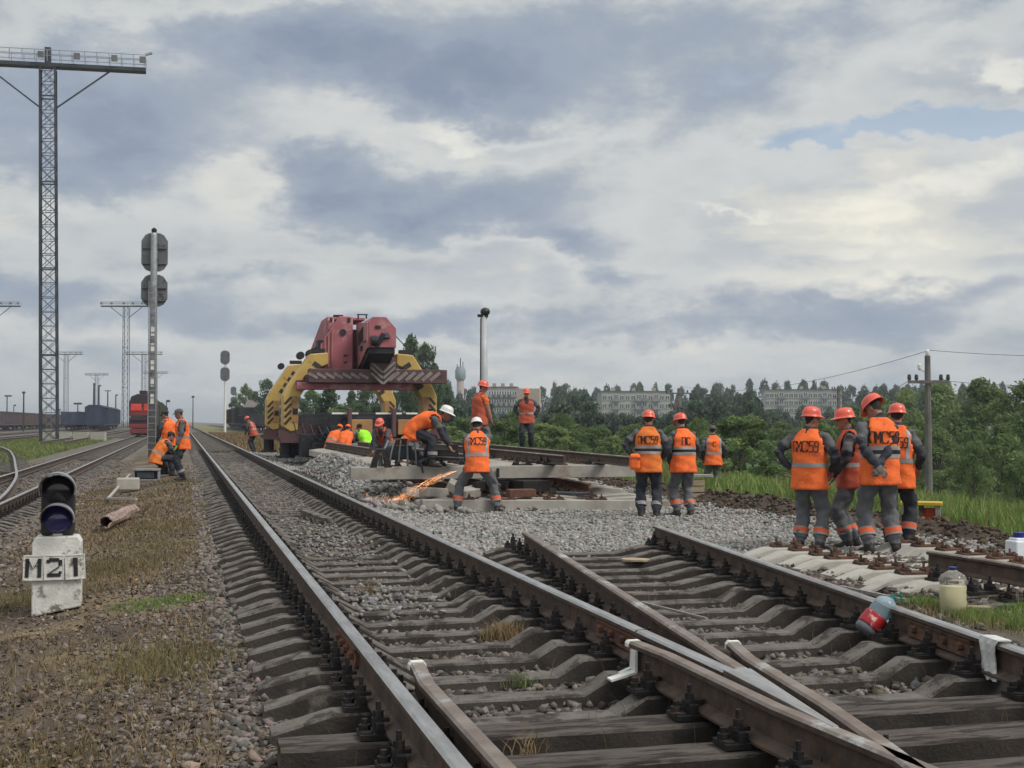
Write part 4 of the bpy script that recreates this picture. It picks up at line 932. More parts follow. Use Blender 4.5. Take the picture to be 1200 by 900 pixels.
# timber and steel blocks between the panels
for k, (u, v, z, d, mt, lab) in enumerate(((5.95, 22.4, .30, (.5, .24, .14), 'rust_red', 'short rusty red steel block lying on the lower panel behind the cutter'),
        (6.9, 22.3, .29, (.75, .07, .05), 'steel_dark', 'dark crowbar lying across the front bearer of the lower panel'),)):
    b = MB(); b.box((0, 0, 0), d); o = b.build('steel_block' if k == 0 else 'crowbar', mt, None, W(u, v, z), (0, .05*k, TH+.25*k)); bevel(o, .012); tag(o, lab, 'steel block' if k == 0 else 'crowbar')
for k, (u, v, z, r_) in enumerate(((4.4, 23.0, .22, .3), (4.55, 22.8, .3, .7), (5.05, 22.75, .30, 1.0), (4.85, 23.1, .42, 1.3))):
    b = MB(); b.box((0, 0, 0), (1.1-.12*k, .22, .17)); o = b.build('concrete_block', 'panelconc', None, W(u, v, z), (.25*(k-1), .18-.1*k, TH+r_)); bevel(o, .015)
    tag(o, ['grey concrete offcut leaning against the gravel heap beside the sparks', 'grey concrete offcut lying second from the sparks', 'grey concrete offcut crossing the front of the lower panel', 'grey concrete offcut tilted on top under the upper panel'][k], 'concrete block', 'concrete offcuts under the upper panel')
# steel stand at the left end of the upper panel
st = empty('steel_stand', PX(446, 548, ZU), TH, 'dark splayed steel stand standing on the front bearer', 'stand')
for sx in (-1, 1):
    b = MB(); b.prism([(-.06, 0), (.06, 0), (.045, .33), (-.03, .33)], -.06, .06, tf=lambda p, s=sx: Vector((p.x+s*(.135-.25*p.z), p.y, p.z))); b.build('leg', 'iron', st)
b = MB(); b.box((0, 0, .33), (.18, .14, .03)); b.box((0, 0, .12), (.10, .03, .2), None, None, .5); b.build('brace', 'steel_dark', st)
# cutting machine in front of the bending man
cm = empty('rail_cutting_machine', PZ(523, 541, 23.6), TH, 'dark rail cutting machine with a bent frame under the hands of the bending man', 'cutting machine')
b = MB(); b.box((0, 0, .13), (.42, .22, .20)); b.box((.12, 0, .27), (.18, .18, .12)); b.lathe([(.0, -.03), (.15, -.03), (.15, .03), (.0, .03)], (-.27, .05, .12), 18, Matrix.Rotation(R(90), 3, 'X')); o = b.build('motor', 'iron', cm); bevel(o, .012)
b = MB(); b.tube([(.1, -.08, .3), (-.1, -.09, .42), (-.28, -.08, .40)], .016); b.tube([(.1, .08, .3), (-.1, .09, .42), (-.28, .08, .40)], .016); b.build('handle', 'rust', cm)
b = MB(); b.tube([(-.45, -.1, -.2), (-.5, -.1, 0), (-.30, -.1, .1), (.3, -.1, .06), (.5, -.1, -.2)], .022); b.tube([(-.45, .1, -.2), (-.5, .1, 0), (-.30, .1, .1), (.3, .1, .06), (.5, .1, -.2)], .022); b.build('frame', 'steel_dark', cm)
# second machine of tangled bars by the crouching pair
tm = empty('tamping_machine', PX(466, 546, ZU), TH, 'grey petrol machine with bent tubes between the crouching pair and the bending man', 'track machine')
b = MB(); b.box((0, 0, .25), (.5, .3, .26)); b.box((.3, 0, .2), (.2, .25, .2)); o = b.build('engine', 'steel_dark', tm); bevel(o, .03)
b = MB()
for k in range(5): b.tube([(-.35+.17*k, -.18, 0), (-.3+.15*k, -.2, .25), (-.2+.12*k, -.15, .48)], .018)
b.build('frame_tube', 'galv', tm)
b = MB(); b.box((.05, -.02, .45), (.26, .2, .12)); o = b.build('fuel_tank', 'rust_red', tm); bevel(o, .03)
# cutter's torch / disc saw and its stream of sparks
pa, pb = PZ(537, 551, 22.35), PX(460, 590, .12)
saw = empty('disc_cutter', PX(551, 548, .66)+Vector((0, .45, 0)), 0, 'hand held disc cutter in front of the worker with the wide stance', 'disc cutter')
b = MB(); b.box((.05, 0, .1), (.32, .2, .2)); o = b.build('engine', 'iron', saw); bevel(o, .02)
b = MB(); b.lathe([(.0, -.006), (.16, -.006), (.16, .006), (.0, .006)], (-.22, 0, .0), 20, Matrix.Rotation(R(90), 3, 'X')); b.build('cutting_disc', 'galv', saw)
b = MB(); b.tube([(.2, 0, .15), (.25, 0, .28), (-.05, 0, .30), (-.12, 0, .12)], .016); b.build('handle', 'black', saw)
M['spark'] = mat('spark', (1, .35, .1), None, emit=((1.0, .36, .13), .9)); M['sparkhot'] = mat('spark_hot', (1, .7, .4), None, emit=((1.0, .58, .30), 1.5))
b = MB(); d = pb-pa; rs = random.Random(4); pc = pa.lerp(pb, .55)+Vector((0, 0, .10))
for k in range(210):
    t = rs.random()**.8; ln = rs.uniform(.02, .09); sp_ = .010+.062*t
    def q(t): return pa.lerp(pb, t)+Vector((0, 0, .22*t*(1-t)))
    j = Vector((rs.gauss(0, sp_), rs.gauss(0, sp_*1.5), rs.gauss(0, sp_*.7))); p = q(t)+j; t2 = min(1, t+ln); p2 = q(t2)+j*1.08
    if p2.z < .03 or p.z < .03: continue
    w = rs.uniform(.0010, .0026); b.bar(p, p2, w, w, 1 if rs.random() < .4*(1-t)+.1 else 0)
for k in range(110):
    p = pb+Vector((rs.gauss(-.1, .22), rs.gauss(0, .25), abs(rs.gauss(.03, .05)))); b.bar(p, p+Vector((rs.gauss(0, .035), rs.gauss(0, .035), rs.gauss(.02, .025))), .003, .003, 0)
o = b.build('spark_stream', ['spark', 'sparkhot']); tag(o, 'orange stream of sparks flying down left from the cutter to the ballast', 'sparks')
# bag carried at the side of the man with his hand on his hip
bag = empty('orange_bag', PZ(744, 541, 20.75), R(-8), 'small orange bag hanging beside the left hip of a standing worker', 'bag')
b = MB(); b.box((0, 0, 0), (.17, .22, .26)); o = b.build('pouch', 'vest', bag); bevel(o, .05, 3)
b = MB(); b.box((0, -.0, .06), (.18, .23, .03)); b.build('flap_edge', 'vest_faded', bag)
# ------------------------------------------------------------------ dwarf signal with number plates
M['signhead'] = mat('signal_head', (.018, .018, .022), (.03, .03, .034), 8, .42, 0, .05, 40)
M['hoodtop'] = mat('hood_grey', (.30, .30, .31), (.20, .20, .21), 6, .6, 0, .1, 40, c3=(.10, .095, .09), c3s=5, c3t=.6)
M['lens'] = mat('lens_blue', (.022, .024, .17), (.012, .013, .08), 5, .12, 0, 0, 10, spec=.8, coat=.5)
M['lensd'] = mat('lens_dark', (.012, .012, .016), None, 5, .15, spec=.8)
base = PX(67, 712, -.03)
ds = empty('dwarf_signal', base, R(16), 'black two lens dwarf signal on a white post with number plates', 'signal')
s_ = base.y/1500     # metres per pixel there
b = MB(); b.prism([(-27*s_, -.06), (27*s_, .02), (27*s_, 77*s_), (23*s_, 84*s_), (-23*s_, 84*s_), (-27*s_, 77*s_)], -.13, .13); o = b.build('post', 'signwhite', ds); bevel(o, .012)
for k, ch in enumerate('M21'):
    x = (-25, -2.5, 20.5)[k]*s_; w = 22*s_; hgt = 29*s_; z = 49*s_
    b = MB(); b.box((0, 0, 0), (w, .012, hgt)); b.box((0, -.008, hgt/2-.006), (w, .006, .010)); b.box((0, -.008, -hgt/2+.006), (w, .006, .010))
    for sx in (-1, 1): b.box((sx*(w/2-.004), -.008, 0), (.008, .006, hgt-.024))
    p = b.build('number_plate', 'signwhite', ds, (x, -.150, z), (0, R((1.5, 0, -2)[k]), 0))
    t = .030; L = MB(); hw, hh = .050, .080
    if ch == 'M':
        for sx in (-1, 1): L.box((sx*hw, -.009, 0), (t, .006, 2*hh))
        for sx in (-1, 1): L.bar((sx*(hw-.012), -.009, hh-.012), (sx*.005, -.009, -.006), t*.8, .005)
    elif ch == '2':
        L.box((0, -.009, hh-t/2), (2*hw-.018, .006, t)); L.box((hw, -.009, hh*.5), (t, .006, hh*.6)); L.box((-hw+.004, -.009, hh*.66), (t, .006, .025)); L.bar((hw-.004, -.009, .012), (-hw+.008, -.009, -hh+t*1.1), t, .006); L.box((0, -.009, -hh+t/2), (2*hw+.01, .0055, t)); L.box((hw, -.009, -hh+t+.006), (t*.8, .006, .02))
    else:
        L.box((.004, -.009, 0), (t*1.15, .006, 2*hh)); L.bar((-.026, -.009, hh*.45), (-.004, -.009, hh*.85), t*.8, .005)
    L.build('lettering', 'black', p)
b = MB(); b.box((0, .02, 119*s_), (37*s_, .17, 68*s_)); hd = b.build('signal_head', 'signhead', ds); bevel(hd, .02, 3)
b = MB(); b.lathe([(.06, 0), (.075, .02)], (0, 0, 84*s_), 12); b.build('mounting_collar', 'white', ds)
for k, zc_ in enumerate((138*s_, 104*s_)):
    r0 = (20.5-1.5*k)*s_
    b = MB(); b.lathe([(0, 0), (r0*.82, 0), (r0*.82, .012), (r0*.6, .03), (0, .04)], (0, -.068, zc_), 24, Matrix.Rotation(R(90), 3, 'X')); o = b.build('lens', 'lens' if k else 'lensd', ds, smooth=True); sharp(o)
    b = MB(); n = 20; a0, a1 = (R(-18), R(198)) if k == 0 else (R(-12), R(192)); tk = .010
    for j in range(n+1):
        a = a0+(a1-a0)*j/n; ln = .10+.17*max(0, math.sin(a))
        for rr, y in ((r0, -.065), (r0, -.065-ln), (r0-tk, -.065-ln), (r0-tk, -.065)): b.v.append((rr*math.cos(a), y, zc_+rr*math.sin(a)))
    for j in range(n):
        for q in range(4): b.f.append((j*4+q, j*4+(q+1) % 4, (j+1)*4+(q+1) % 4, (j+1)*4+q)); b.m.append(0 if q in (0, 1) else 1)
    b.f += [(0, 1, 2, 3), (n*4+3, n*4+2, n*4+1, n*4)]; b.m += [0, 0]
    o = b.build('hood', ['hoodtop', 'signhead'], ds); sharp(o, 60)
# ------------------------------------------------------------------ cable box, log, rods near the kneeling man
cb = empty('cable_box', PX(172, 566, .02), R(10), 'grey open cable box standing on a steel frame before the kneeling man', 'cable box')
b = MB(); b.box((0, 0, .34), (.66, .38, .05)); b.box((0, .15, .2), (.62, .04, .26)); b.box((-.30, 0, .2), (.04, .34, .26)); b.box((.30, 0, .2), (.04, .34, .26)); b.box((0, 0, .08), (.62, .34, .04)); o = b.build('casing', 'hoodtop', cb); bevel(o, .008)
b = MB(); b.box((-.02, -.12, .21), (.42, .06, .16)); b.build('terminal_block', 'steel_dark', cb)
b = MB()
for x in (-.28, .28): b.box((x, 0, .02), (.05, .05, .14))
b.build('leg', 'rust', cb)
b = MB(); b.box((0, 0, .12), (.52, .42, .28)); o = b.build('concrete_block', 'newconc', None, PX(150, 573, .0), (0, 0, R(14))); bevel(o, .03); tag(o, 'pale concrete block beside the grey cable box', 'concrete block')
for k, (a, c, lab) in enumerate((((127, 584), (152, 556), 'long weathered pale wooden lath left of the cable box'), ((128, 584), (160, 585), 'short pale wooden lath lying in front of the cable box'))):
    p, q_ = PX(*a, .04), PX(*c, .10 if k == 0 else .05); b = MB(); b.bar(p, q_, .05, .04); o = b.build('wooden_lath', 'newconc', None); tag(o, lab, 'lath')
M['bark'] = mat('broken_pipe', (.34, .25, .21), (.22, .155, .13), 8, .9, 0, .5, 30, c3=(.08, .06, .05), c3s=4, c3t=.6)
pa, pb = PX(123, 612, .10), PX(156, 598, .10)
n = 14; b = MB(); L_ = (pb-pa).length
for j, x in enumerate(np.linspace(0, L_, 8)):
    for q in range(n):
        a = 2*PI*q/n; rr = .10*(1+.10*math.sin(q*2.3+j)+random.uniform(-.05, .05)); b.v.append((rr*math.cos(a), x+(random.uniform(-.08, .08) if j in (0, 7) else 0), rr*math.sin(a)))
for j in range(7):
    for q in range(n): b.f.append((j*n+q, j*n+(q+1) % n, (j+1)*n+(q+1) % n, (j+1)*n+q)); b.m.append(0)
dd = (pb-pa); o = b.build('broken_pipe', 'bark', None, pa, (0, 0, math.atan2(-dd.x, dd.y))); sm_ = o.modifiers.new('solid', 'SOLIDIFY'); sm_.thickness = .022; tag(o, 'broken pinkish clay pipe lying in the dry grass of the verge', 'pipe')
# ------------------------------------------------------------------ bottles and litter
def glassm(name, col, rough=.08, trans=1.):
    m = bpy.data.materials.new(name); m.use_nodes = True; p = m.node_tree.nodes['Principled BSDF']
    p.inputs['Base Color'].default_value = col+(1,); p.inputs['Transmission Weight'].default_value = trans; p.inputs['Roughness'].default_value = rough; p.inputs['IOR'].default_value = 1.25; M[name] = m
glassm('pet_clear', (.62, .80, .88), .10, .8); glassm('juice', (.86, .80, .50), .3, .25); glassm('pet_pale', (.93, .92, .86), .08, .9); glassm('redjuice', (.28, .02, .03), .15, .5)
M['capblue'] = mat('cap_blue', (.02, .025, .22), None, 5, .4); M['capgreen'] = mat('cap_green', (.01, .20, .13), None, 5, .4); M['labelred'] = mat('label_red', (.42, .02, .025), (.28, .015, .02), 20, .4, c3=(.75, .45, .4), c3s=14, c3t=.62); M['rag'] = mat('rag', (.68, .67, .64), (.50, .49, .47), 7, .95, 0, .6, 25); M['canister'] = mat('canister', (.72, .75, .78), (.6, .64, .68), 5, .4); M['plank'] = mat('plank', (.42, .33, .22), (.30, .23, .15), 3, .9, 0, .4, 30, stretch=(1, 8, 8)); M['weathered'] = mat('weathered_wood', (.36, .34, .31), (.24, .225, .2), 3, .9, 0, .4, 30, stretch=(1, 8, 8))
def bottle(name, loc, rot, r, h, body, cap, label, handle=False):
    root = empty(name, loc, 0, label, 'bottle'); root.rotation_euler = rot
    pr = [(r*.80, 0), (r*.97, .012)]
    for k in range(1, 10):
        z = h*.08*k*.95+.012; pr += [(r*(1 if k % 2 else .955), z)]
    pr += [(r, h*.76), (r*.86, h*.83), (r*.55, h*.89), (r*.27, h*.93), (r*.25, h*.96)]
    b = MB(); b.lathe(pr, (0, 0, 0), 20); o = b.build('body', body, root, smooth=True); sharp(o, 60)
    b = MB(); b.lathe([(r*.31, h*.945), (r*.31, h), (r*.26, h*1.005)], (0, 0, 0), 14); b.build('cap', cap, root)
    return root
p = PX(1117, 720, .03); k_ = p.y/1500
yb = bottle('plastic_bottle', p, (0, 0, 0), 15.5*k_, 55*k_, 'pet_pale', 'capblue', 'big clear bottle half full of yellowish liquid standing with a blue cap')
b = MB(); b.lathe([(12.2*k_, 1.2*k_), (14.4*k_, 3*k_), (14.4*k_, 33*k_), (0, 33*k_)], (0, 0, 0), 18); b.build('liquid', 'juice', yb, smooth=True)
pp = PX(1012, 741, .23); k_ = pp.y/1500
rb = bottle('plastic_bottle', pp, (R(-8), R(43), 0), 14*k_, 56*k_, 'pet_clear', 'capgreen', 'clear bottle with red label and green cap leaning on the rail')
b = MB(); b.lathe([(14.5*k_, 8*k_), (14.7*k_, 10*k_), (14.7*k_, 24*k_), (14.5*k_, 25*k_)], (0, 0, 0), 20); b.build('label', 'labelred', rb, smooth=True)
b = MB(); b.lathe([(11.5*k_, 1.5*k_), (13.2*k_, 3*k_), (13.2*k_, 26*k_)], (0, 0, 0), 16); b.build('drink', 'redjuice', rb)
b = MB(); b.tube([(4*k_, 0, 54*k_), (8*k_, 0, 60*k_), (2*k_, 0, 66*k_)], .006); b.build('carry_strap', 'capgreen', rb)
p = PX(1194, 653, .115); k_ = p.y/1500
cn = empty('canister', p, R(20), 'white plastic canister with a dark blue cap on the new sleepers', 'canister')
b = MB(); b.box((0, 0, 10*k_), (24*k_, 20*k_, 20*k_)); b.box((0, 0, 21*k_), (18*k_, 15*k_, 4*k_)); o = b.build('body', 'canister', cn); bevel(o, .035, 3)
b = MB(); b.lathe([(6*k_, 23*k_), (6*k_, 29*k_)], (0, 0, 0), 12); b.build('cap', 'capblue', cn)
# white rag hanging over the rail
vr = UV(PX(1150, 752, ZR)); 
b = MB(); nx, nzz = 8, 12; wd = .17
prof = [(.10, -.012), (.06, .004), (.036, .006), (0, .008), (-.036, .006), (-.045, -.02), (-.047, -.06), (-.045, -.11), (-.05, -.15), (-.055, -.175), (-.058, -.19), (-.062, -.2)][2:]
for j, (x, z) in enumerate(prof):
    for i in range(nx+1):
        t = i/nx-.5; b.v.append((x-(.006*math.sin(i*1.7+j*.8) if j > 2 else 0), t*wd*(1+.12*math.sin(j*.9))+(.02*math.sin(j*.5)), z+(random.uniform(-.012, .008) if j == len(prof)-1 else 0)))
for j in range(len(prof)-1):
    for i in range(nx): b.f.append((j*(nx+1)+i, j*(nx+1)+i+1, (j+1)*(nx+1)+i+1, (j+1)*(nx+1)+i)); b.m.append(0)
o = b.build('rag', 'rag', None, W(Bu(vr[1]), vr[1], ZR+.004), (0, 0, TH-da)); o.modifiers.new('solid', 'SOLIDIFY').thickness = .006; tag(o, 'white torn rag hanging over the rail at lower right', 'rag')
# planks, boards, rods
def slab(name, a, c, z, w, t, m, lab, cat, z2=None):
    p, q = PX(*a, z), PX(*c, z if z2 is None else z2); b = MB(); b.bar(p, q, w, t); o = b.build(name, m); tag(o, lab, cat); return o
p, q = PX(1106, 712, .06), PX(1160, 713, .06); b = MB(); d_ = (q-p); b.box((0, 0, 0), (d_.length, .10, .035)); o = b.build('plank', 'plank', None, (p+q)/2, (0, 0, math.atan2(d_.y, d_.x))); bevel(o, .006); tag(o, 'weathered pale plank lying on the grass right of the yellowish bottle', 'plank')
b = MB(); n = 9; pl = [(.17*math.cos(2*PI*k/n)*random.uniform(.85, 1.15), .13*math.sin(2*PI*k/n)*random.uniform(.8, 1.1)) for k in range(n)]; b.prism(pl, 0, .018, 'z'); o = b.build('cardboard_scrap', 'plank', None, PX(745, 657, .15), (0, .03, .3)); tag(o, 'tan scrap of board lying on a bearer of the turnout', 'board')
slab('steel_rod', (985, 688), (1062, 704), .09, .03, .03, 'weathered', 'thin bent rod lying in the dirt below the new sleepers', 'rod')
slab('steel_rod', (1000, 699), (1100, 700), .06, .035, .03, 'iron', 'dark rod lying in the dirt left of the yellowish bottle', 'rod')
slab('steel_rod', (752, 706), (828, 725), .20, .016, .016, 'weathered', 'slim rod lying across the turnout bearers', 'rod')
for k, (a, c, w) in enumerate((((1010, 695), (1035, 683), .12), ((1045, 690), (1072, 684), .10), ((1010, 672), (1040, 668), .09))):
    slab('wood_chip', a, c, .07, w, .03, 'weathered', ['broken wood scrap lying nearest rail below the new sleepers', 'broken wood scrap beside the dark rod and the bottle', 'broken wood scrap between the new sleeper ends'][k], 'wood scrap', .08)
slab('old_plank', (357, 599), (384, 609), .19, .14, .05, 'oldconc', 'short flat plank lying between the rails of the running track', 'plank')
# yellow topped bench
bn = empty('bench', PX(1080, 614, .10), R(-20), 'low bench with a yellow top standing in the dirt beyond the four workers', 'bench')
M['yellow'] = mat('yellow_paint', (.62, .42, .04), (.5, .33, .035), 5, .6, 0, .1, 40, c3=(.2, .14, .06), c3s=6, c3t=.64)
b = MB(); b.box((0, 0, .30), (.58, .30, .05)); o = b.build('top', 'yellow', bn); bevel(o, .008)
for x in (-.23, .0, .23):
    b = MB(); b.box((x, 0, .14), (.07, .24, .27)); b.build('leg', 'weathered' if x else 'rust', bn)
b = MB(); b.box((.12, .05, .13), (.16, .12, .2)); b.build('crossbar', 'gloveo', bn)
# small stack of boards behind the man in the dark cap
bx = empty('crate', PX(816, 592, -.05), R(5), 'small wooden crate at the ballast edge between two standing workers', 'crate')
for k in range(4):
    b = MB(); b.box((0, 0, .06+k*.13), (.26, .30, .10)); b.build('board', 'plank', bx)
b = MB(); b.box((.05, -.02, .58), (.5, .32, .04)); b.build('lid', 'weathered', bx)

hp_ = PX(346, 533, .12); heap = empty('cable_heap', hp_, 0, 'heap of pale hoses and dark cables by the left outrigger of the crane', 'cable heap')
for k in range(9):
    b = MB(); a = k*.7; b.tube([(-.5+.12*k, .2*math.sin(a), 0), (-.35+.1*k, .3*math.cos(a), .35+.12*math.sin(k*2.)), (.05*k-.1, .2, .5-.05*(k % 3)), (.12*k-.2, -.2*math.cos(a), .05)], .035); b.build('hose', ('canister', 'galv', 'iron')[k % 3], heap, smooth=True)
# ------------------------------------------------------------------ track laying crane
M['cranered'] = mat('crane_red', (.40, .13, .15), (.31, .10, .12), 1.6, .7, 0, .15, 20, c3=(.44, .24, .23), c3s=1.3, c3t=.58)
M['cranepink'] = mat('crane_faded', (.42, .19, .18), (.34, .14, .14), 1.6, .6, 0, .08, 20, c3=(.25, .07, .075), c3s=1.5, c3t=.6)
M['maroon'] = mat('crane_maroon', (.13, .062, .066), (.09, .048, .052), 2, .6, 0, .1, 20, c3=(.05, .03, .03), c3s=2, c3t=.62)
M['craneyellow'] = mat('crane_yellow', (.56, .38, .11), (.46, .31, .09), 1.5, .5, 0, .08, 20, c3=(.30, .19, .08), c3s=1.6, c3t=.63)
M['craneorange'] = mat('crane_orange', (.40, .22, .08), (.32, .17, .07), 1.5, .6, 0, .08, 20, c3=(.2, .11, .06), c3s=2, c3t=.6)
M['cranedark'] = mat('crane_dark', (.028, .03, .036), (.018, .018, .022), 2, .65, .1, .2, 20, c3=(.06, .045, .04), c3s=3, c3t=.63)
M['stripeblk'] = mat('stripe_dark', (.05, .042, .036), None, 3, .6); M['stripewht'] = mat('stripe_pale', (.27, .235, .22), (.2, .17, .16), 3, .6)
CU, CV, S0 = 6.4, 46.8, 32.0
crane = empty('rail_crane', W(CU, CV, 0), TH, 'red and yellow track laying crane with striped portal legs standing beyond the panels', 'crane')
def box(name, m, c, d, par=crane, rot=None, bev=.02):
    b = MB(); b.box((0, 0, 0), d); o = b.build(name, m, par, c, rot)
    if bev: bevel(o, bev, 1)
    return o
# portal legs: outline in the x-z plane, extruded along the track
def leg(sx, y0, y1, name='portal_leg'):
    q_ = 1. if sx < 0 else .93
    outer = [(1.30, 4.08), (1.95, 4.02), (2.74, 2.86), (2.90, 2.52), (2.90, 1.42), (2.62, 1.22)]
    inner = [(2.36, 1.28), (2.34, 2.42), (1.62, 3.52), (1.28, 3.66)]
    poly = [(sx*x*q_, z) for x, z in outer+inner]
    b = MB(); b.prism(poly, y0, y1); o = b.build(name, 'craneyellow', crane); bevel(o, .03, 1)
    s = MB(); yy = y0-.012
    pth = [((2.60+2.33)/2, 1.75), ((2.60+2.33)/2, 2.45), (2.30, 3.05), (1.75, 3.7)]
    for k in range(4):      # dark bars across the upper face of the leg, slanted ones low down on its outer edge
        t = k/3; x, z = 2.20+(1.70-2.20)*t, 2.86+(3.62-2.86)*t
        s.box((sx*x*q_, yy, z), (.30, .012, .17), Matrix.Rotation(sx*R(-34), 3, 'Y'))
    s.build('hazard_stripe', 'stripeblk', o); s = MB()
    for k in range(4): s.box((sx*2.72*q_, yy, 1.62+.24*k), (.34, .012, .09), Matrix.Rotation(sx*R(48), 3, 'Y'))
    s.build('hazard_stripe', 'stripeblk', o)
    b = MB(); b.box((sx*2.50*q_, yy+.004, 2.02), (.24, .012, .95)); b.build('inner_face', 'craneorange', o)  # plate added to show the leg's lighter orange inner face
    b = MB(); b.box((sx*2.6, (y0+y1)/2, 1.05), (.75, (y1-y0)*.9, .45)); b.box((sx*2.1, (y0+y1)/2, 1.3), (1.4, .5, .35)); b.build('outrigger', 'maroon', o)
    b = MB(); b.lathe([(.22, .35), (.22, .9)], (sx*2.75, (y0+y1)/2, 0), 12); b.lathe([(.36, .9), (.36, 1.02)], (sx*2.75, (y0+y1)/2, 0), 12, None, 1); b.lathe([(.34, .28), (.34, .36)], (sx*2.75, (y0+y1)/2, 0), 12)
    b.build('jack', ['cranedark', 'rust_red'], o)
    b = MB()
    b.box((sx*2.46, yy-.004, 1.95), (.18, .02, .22)); b.build('name_plate', 'cranedark', o)
    b = MB(); b.box((sx*1.62, (y0+y1)/2, 4.16), (.5, .35, .14)); b.build('bracket', 'cranedark', o)
    b = MB(); b.lathe([(0, -.25), (.14, -.25), (.14, .25), (0, .25)], (sx*2.25, (y0+y1)/2, 3.98), 10, Matrix.Rotation(R(90), 3, 'X')); b.build('hinge_pin', 'cranedark', o)
    return o
for y in (0, 9.3):
    leg(-1, y-.45, y+.55); leg(1, y-.45, y+.55)
# deck, side girders, machinery and bogies
box('deck', 'cranedark', (0, 4.6, 1.78), (3.1, 15, .22))
box('side_girder', 'cranedark', (-1.5, 4.6, 1.42), (.14, 15, .55)); box('side_girder', 'cranedark', (1.5, 4.6, 1.42), (.14, 15, .55)); box('end_beam', 'cranedark', (0, -2.95, 1.45), (3.1, .2, .6))
b = MB()
for x0, x1 in ((-1.45, -.55), (.05, .95), (1.1, 1.5)): b.bar((x0, -3.08, 1.87), (x1, -3.08, 1.87), .06)
b.build('handrail', 'white', crane)
for x, w in ((-.62, 1.0), (.9, .72)):
    o = box('tool_locker', 'craneorange', (x+.15, -3.15, 1.40), (w*.75, .35, .52)); box('locker_frame', 'maroon', (x-.25, -3.2, 1.55), (.14, .3, 1.0), o.parent)
for k, (x, w, z, h, m) in enumerate(((-1.15, .7, 1.05, .8, 'cranedark'), (-.2, .9, .95, .7, 'cranedark'), (.45, .5, 1.0, .85, 'steel_dark'), (1.2, .55, .95, .7, 'cranedark'))): box('machinery_housing', m, (x, -2.6+.2*k, z), (w, 1.0, h))
for y in (-.6, 1.3, 8.2, 10.1):
    for sx in (-1, 1):
        b = MB(); b.lathe([(0, -.07), (.475, -.07), (.475, .05), (.50, .05), (.50, .07), (0, .07)], (sx*.8, y, ZR+.475), 20, Matrix.Rotation(R(90), 3, 'Y')); o = b.build('wheel', 'iron', crane); sharp(o)
for y in (.35, 9.15):
    for sx in (-1, 1): box('bogie_frame', 'cranedark', (sx*1.05, y, ZR+.5), (.14, 2.9, .35))
for sx in (-1, 1):
    b = MB(); b.lathe([(.0, -.3), (.1, -.3), (.1, 0), (.23, .0), (.23, .05), (0, .05)], (sx*.88, -3.2, 1.45), 14, Matrix.Rotation(R(90), 3, 'X')); b.build('buffer', 'iron', crane)
b = MB()
for k in range(7):
    x = -2.75+.28*k; b.tube([(x, -3.1, 1.6-.05*k), (x+.12, -3.2, 1.15), (x+.35, -3.15, .95), (x+.5, -3.1, 1.3)], .022)
b.build('hose', 'black', crane)
# loading beams that hang under the boom
lb = box('lifting_beam', 'maroon', (.45, -.9, 3.22), (5.0, .42, .5))
b = MB()
for k in range(6): b.box((1.0+.30*k, -1.125, 3.22), (.12, .012, .46), Matrix.Rotation(R(50), 3, 'Y'))
for k in range(7): b.box((-1.9+.30*k, -1.125, 3.22), (.10, .012, .36), Matrix.Rotation(R(-62), 3, 'Y'))
for k in range(3):
    for s in (-1, 1): b.box((.60+s*.22, -1.13, 3.42-.2*k+.12), (.085, .014, .58), Matrix.Rotation(R(s*48), 3, 'Y'))
b.build('hazard_stripe', 'stripewht', lb, (-.45, .9, -3.22))
box('stripe_board', 'maroon', (.60, -1.0, 3.42), (.92, .22, .9))
box('lower_beam', 'cranered', (-.35, -.5, 2.86), (4.2, .5, .26)); box('lower_beam', 'maroon', (-.15, -.2, 2.98), (4.6, .9, .2)); box('lower_beam', 'maroon', (-.8, 3., 3.1), (2.6, 7.5, .35))
box('machinery_housing', 'cranedark', (-.2, -2.2, 1.12), (2.5, .7, 1.15)); box('machinery_housing', 'cranedark', (0, 3., 1.0), (2.6, 5, 1.0))
for k, (x, y, z, d) in enumerate(((-1.9, -1.2, .75, (.9, 1.2, .8)), (-2.2, 1.5, .8, (.8, 2, .9)), (-1.75, -2.2, .55, (.5, .6, .6)), (1.8, -1.3, .8, (.7, 1.2, .9)), (0, -1.0, .8, (2.7, 1.0, .9)))): box('machinery_housing', ('cranedark', 'steel_dark')[k % 2], (x, y, z), d)
# boom: two deep cheeks, a nearer head and a sloped dark trolley track under it
cheek = [(-.0, 3.50), (-.0, 5.25), (.30, 5.46), (3.6, 5.46), (9.5, 5.10), (9.5, 3.5)]
def cheekp(x0, x1, y0, name, m, poly):
    b = MB(); b.prism([(y0+a, z) for a, z in poly], x0, x1, 'x'); o = b.build(name, m, crane); bevel(o, .03, 1); return o
ck1 = cheekp(-1.25, -1.0, .2, 'boom_cheek', 'cranered', [(0, 3.35), (0, 5.25), (.25, 5.46), (2.2, 5.46), (8.2, 4.2), (9.6, 4.0), (9.6, 3.35)])
ck2 = cheekp(.85, 1.1, .6, 'boom_cheek', 'cranered', [(0, 3.5), (0, 5.1), (.3, 5.36), (2.2, 5.36), (8.2, 4.2), (9.6, 4.0), (9.6, 3.5)])
b = MB()
for k in range(9): b.box((-1.27, .75+.75*k, 4.05-.03*k), (.06, .10, 1.35-.03*k))
for k in range(3): b.box((-1.0+.12*k, .17, 4.1), (.05, .06, 1.4))
b.build('rib', 'cranepink', ck1)
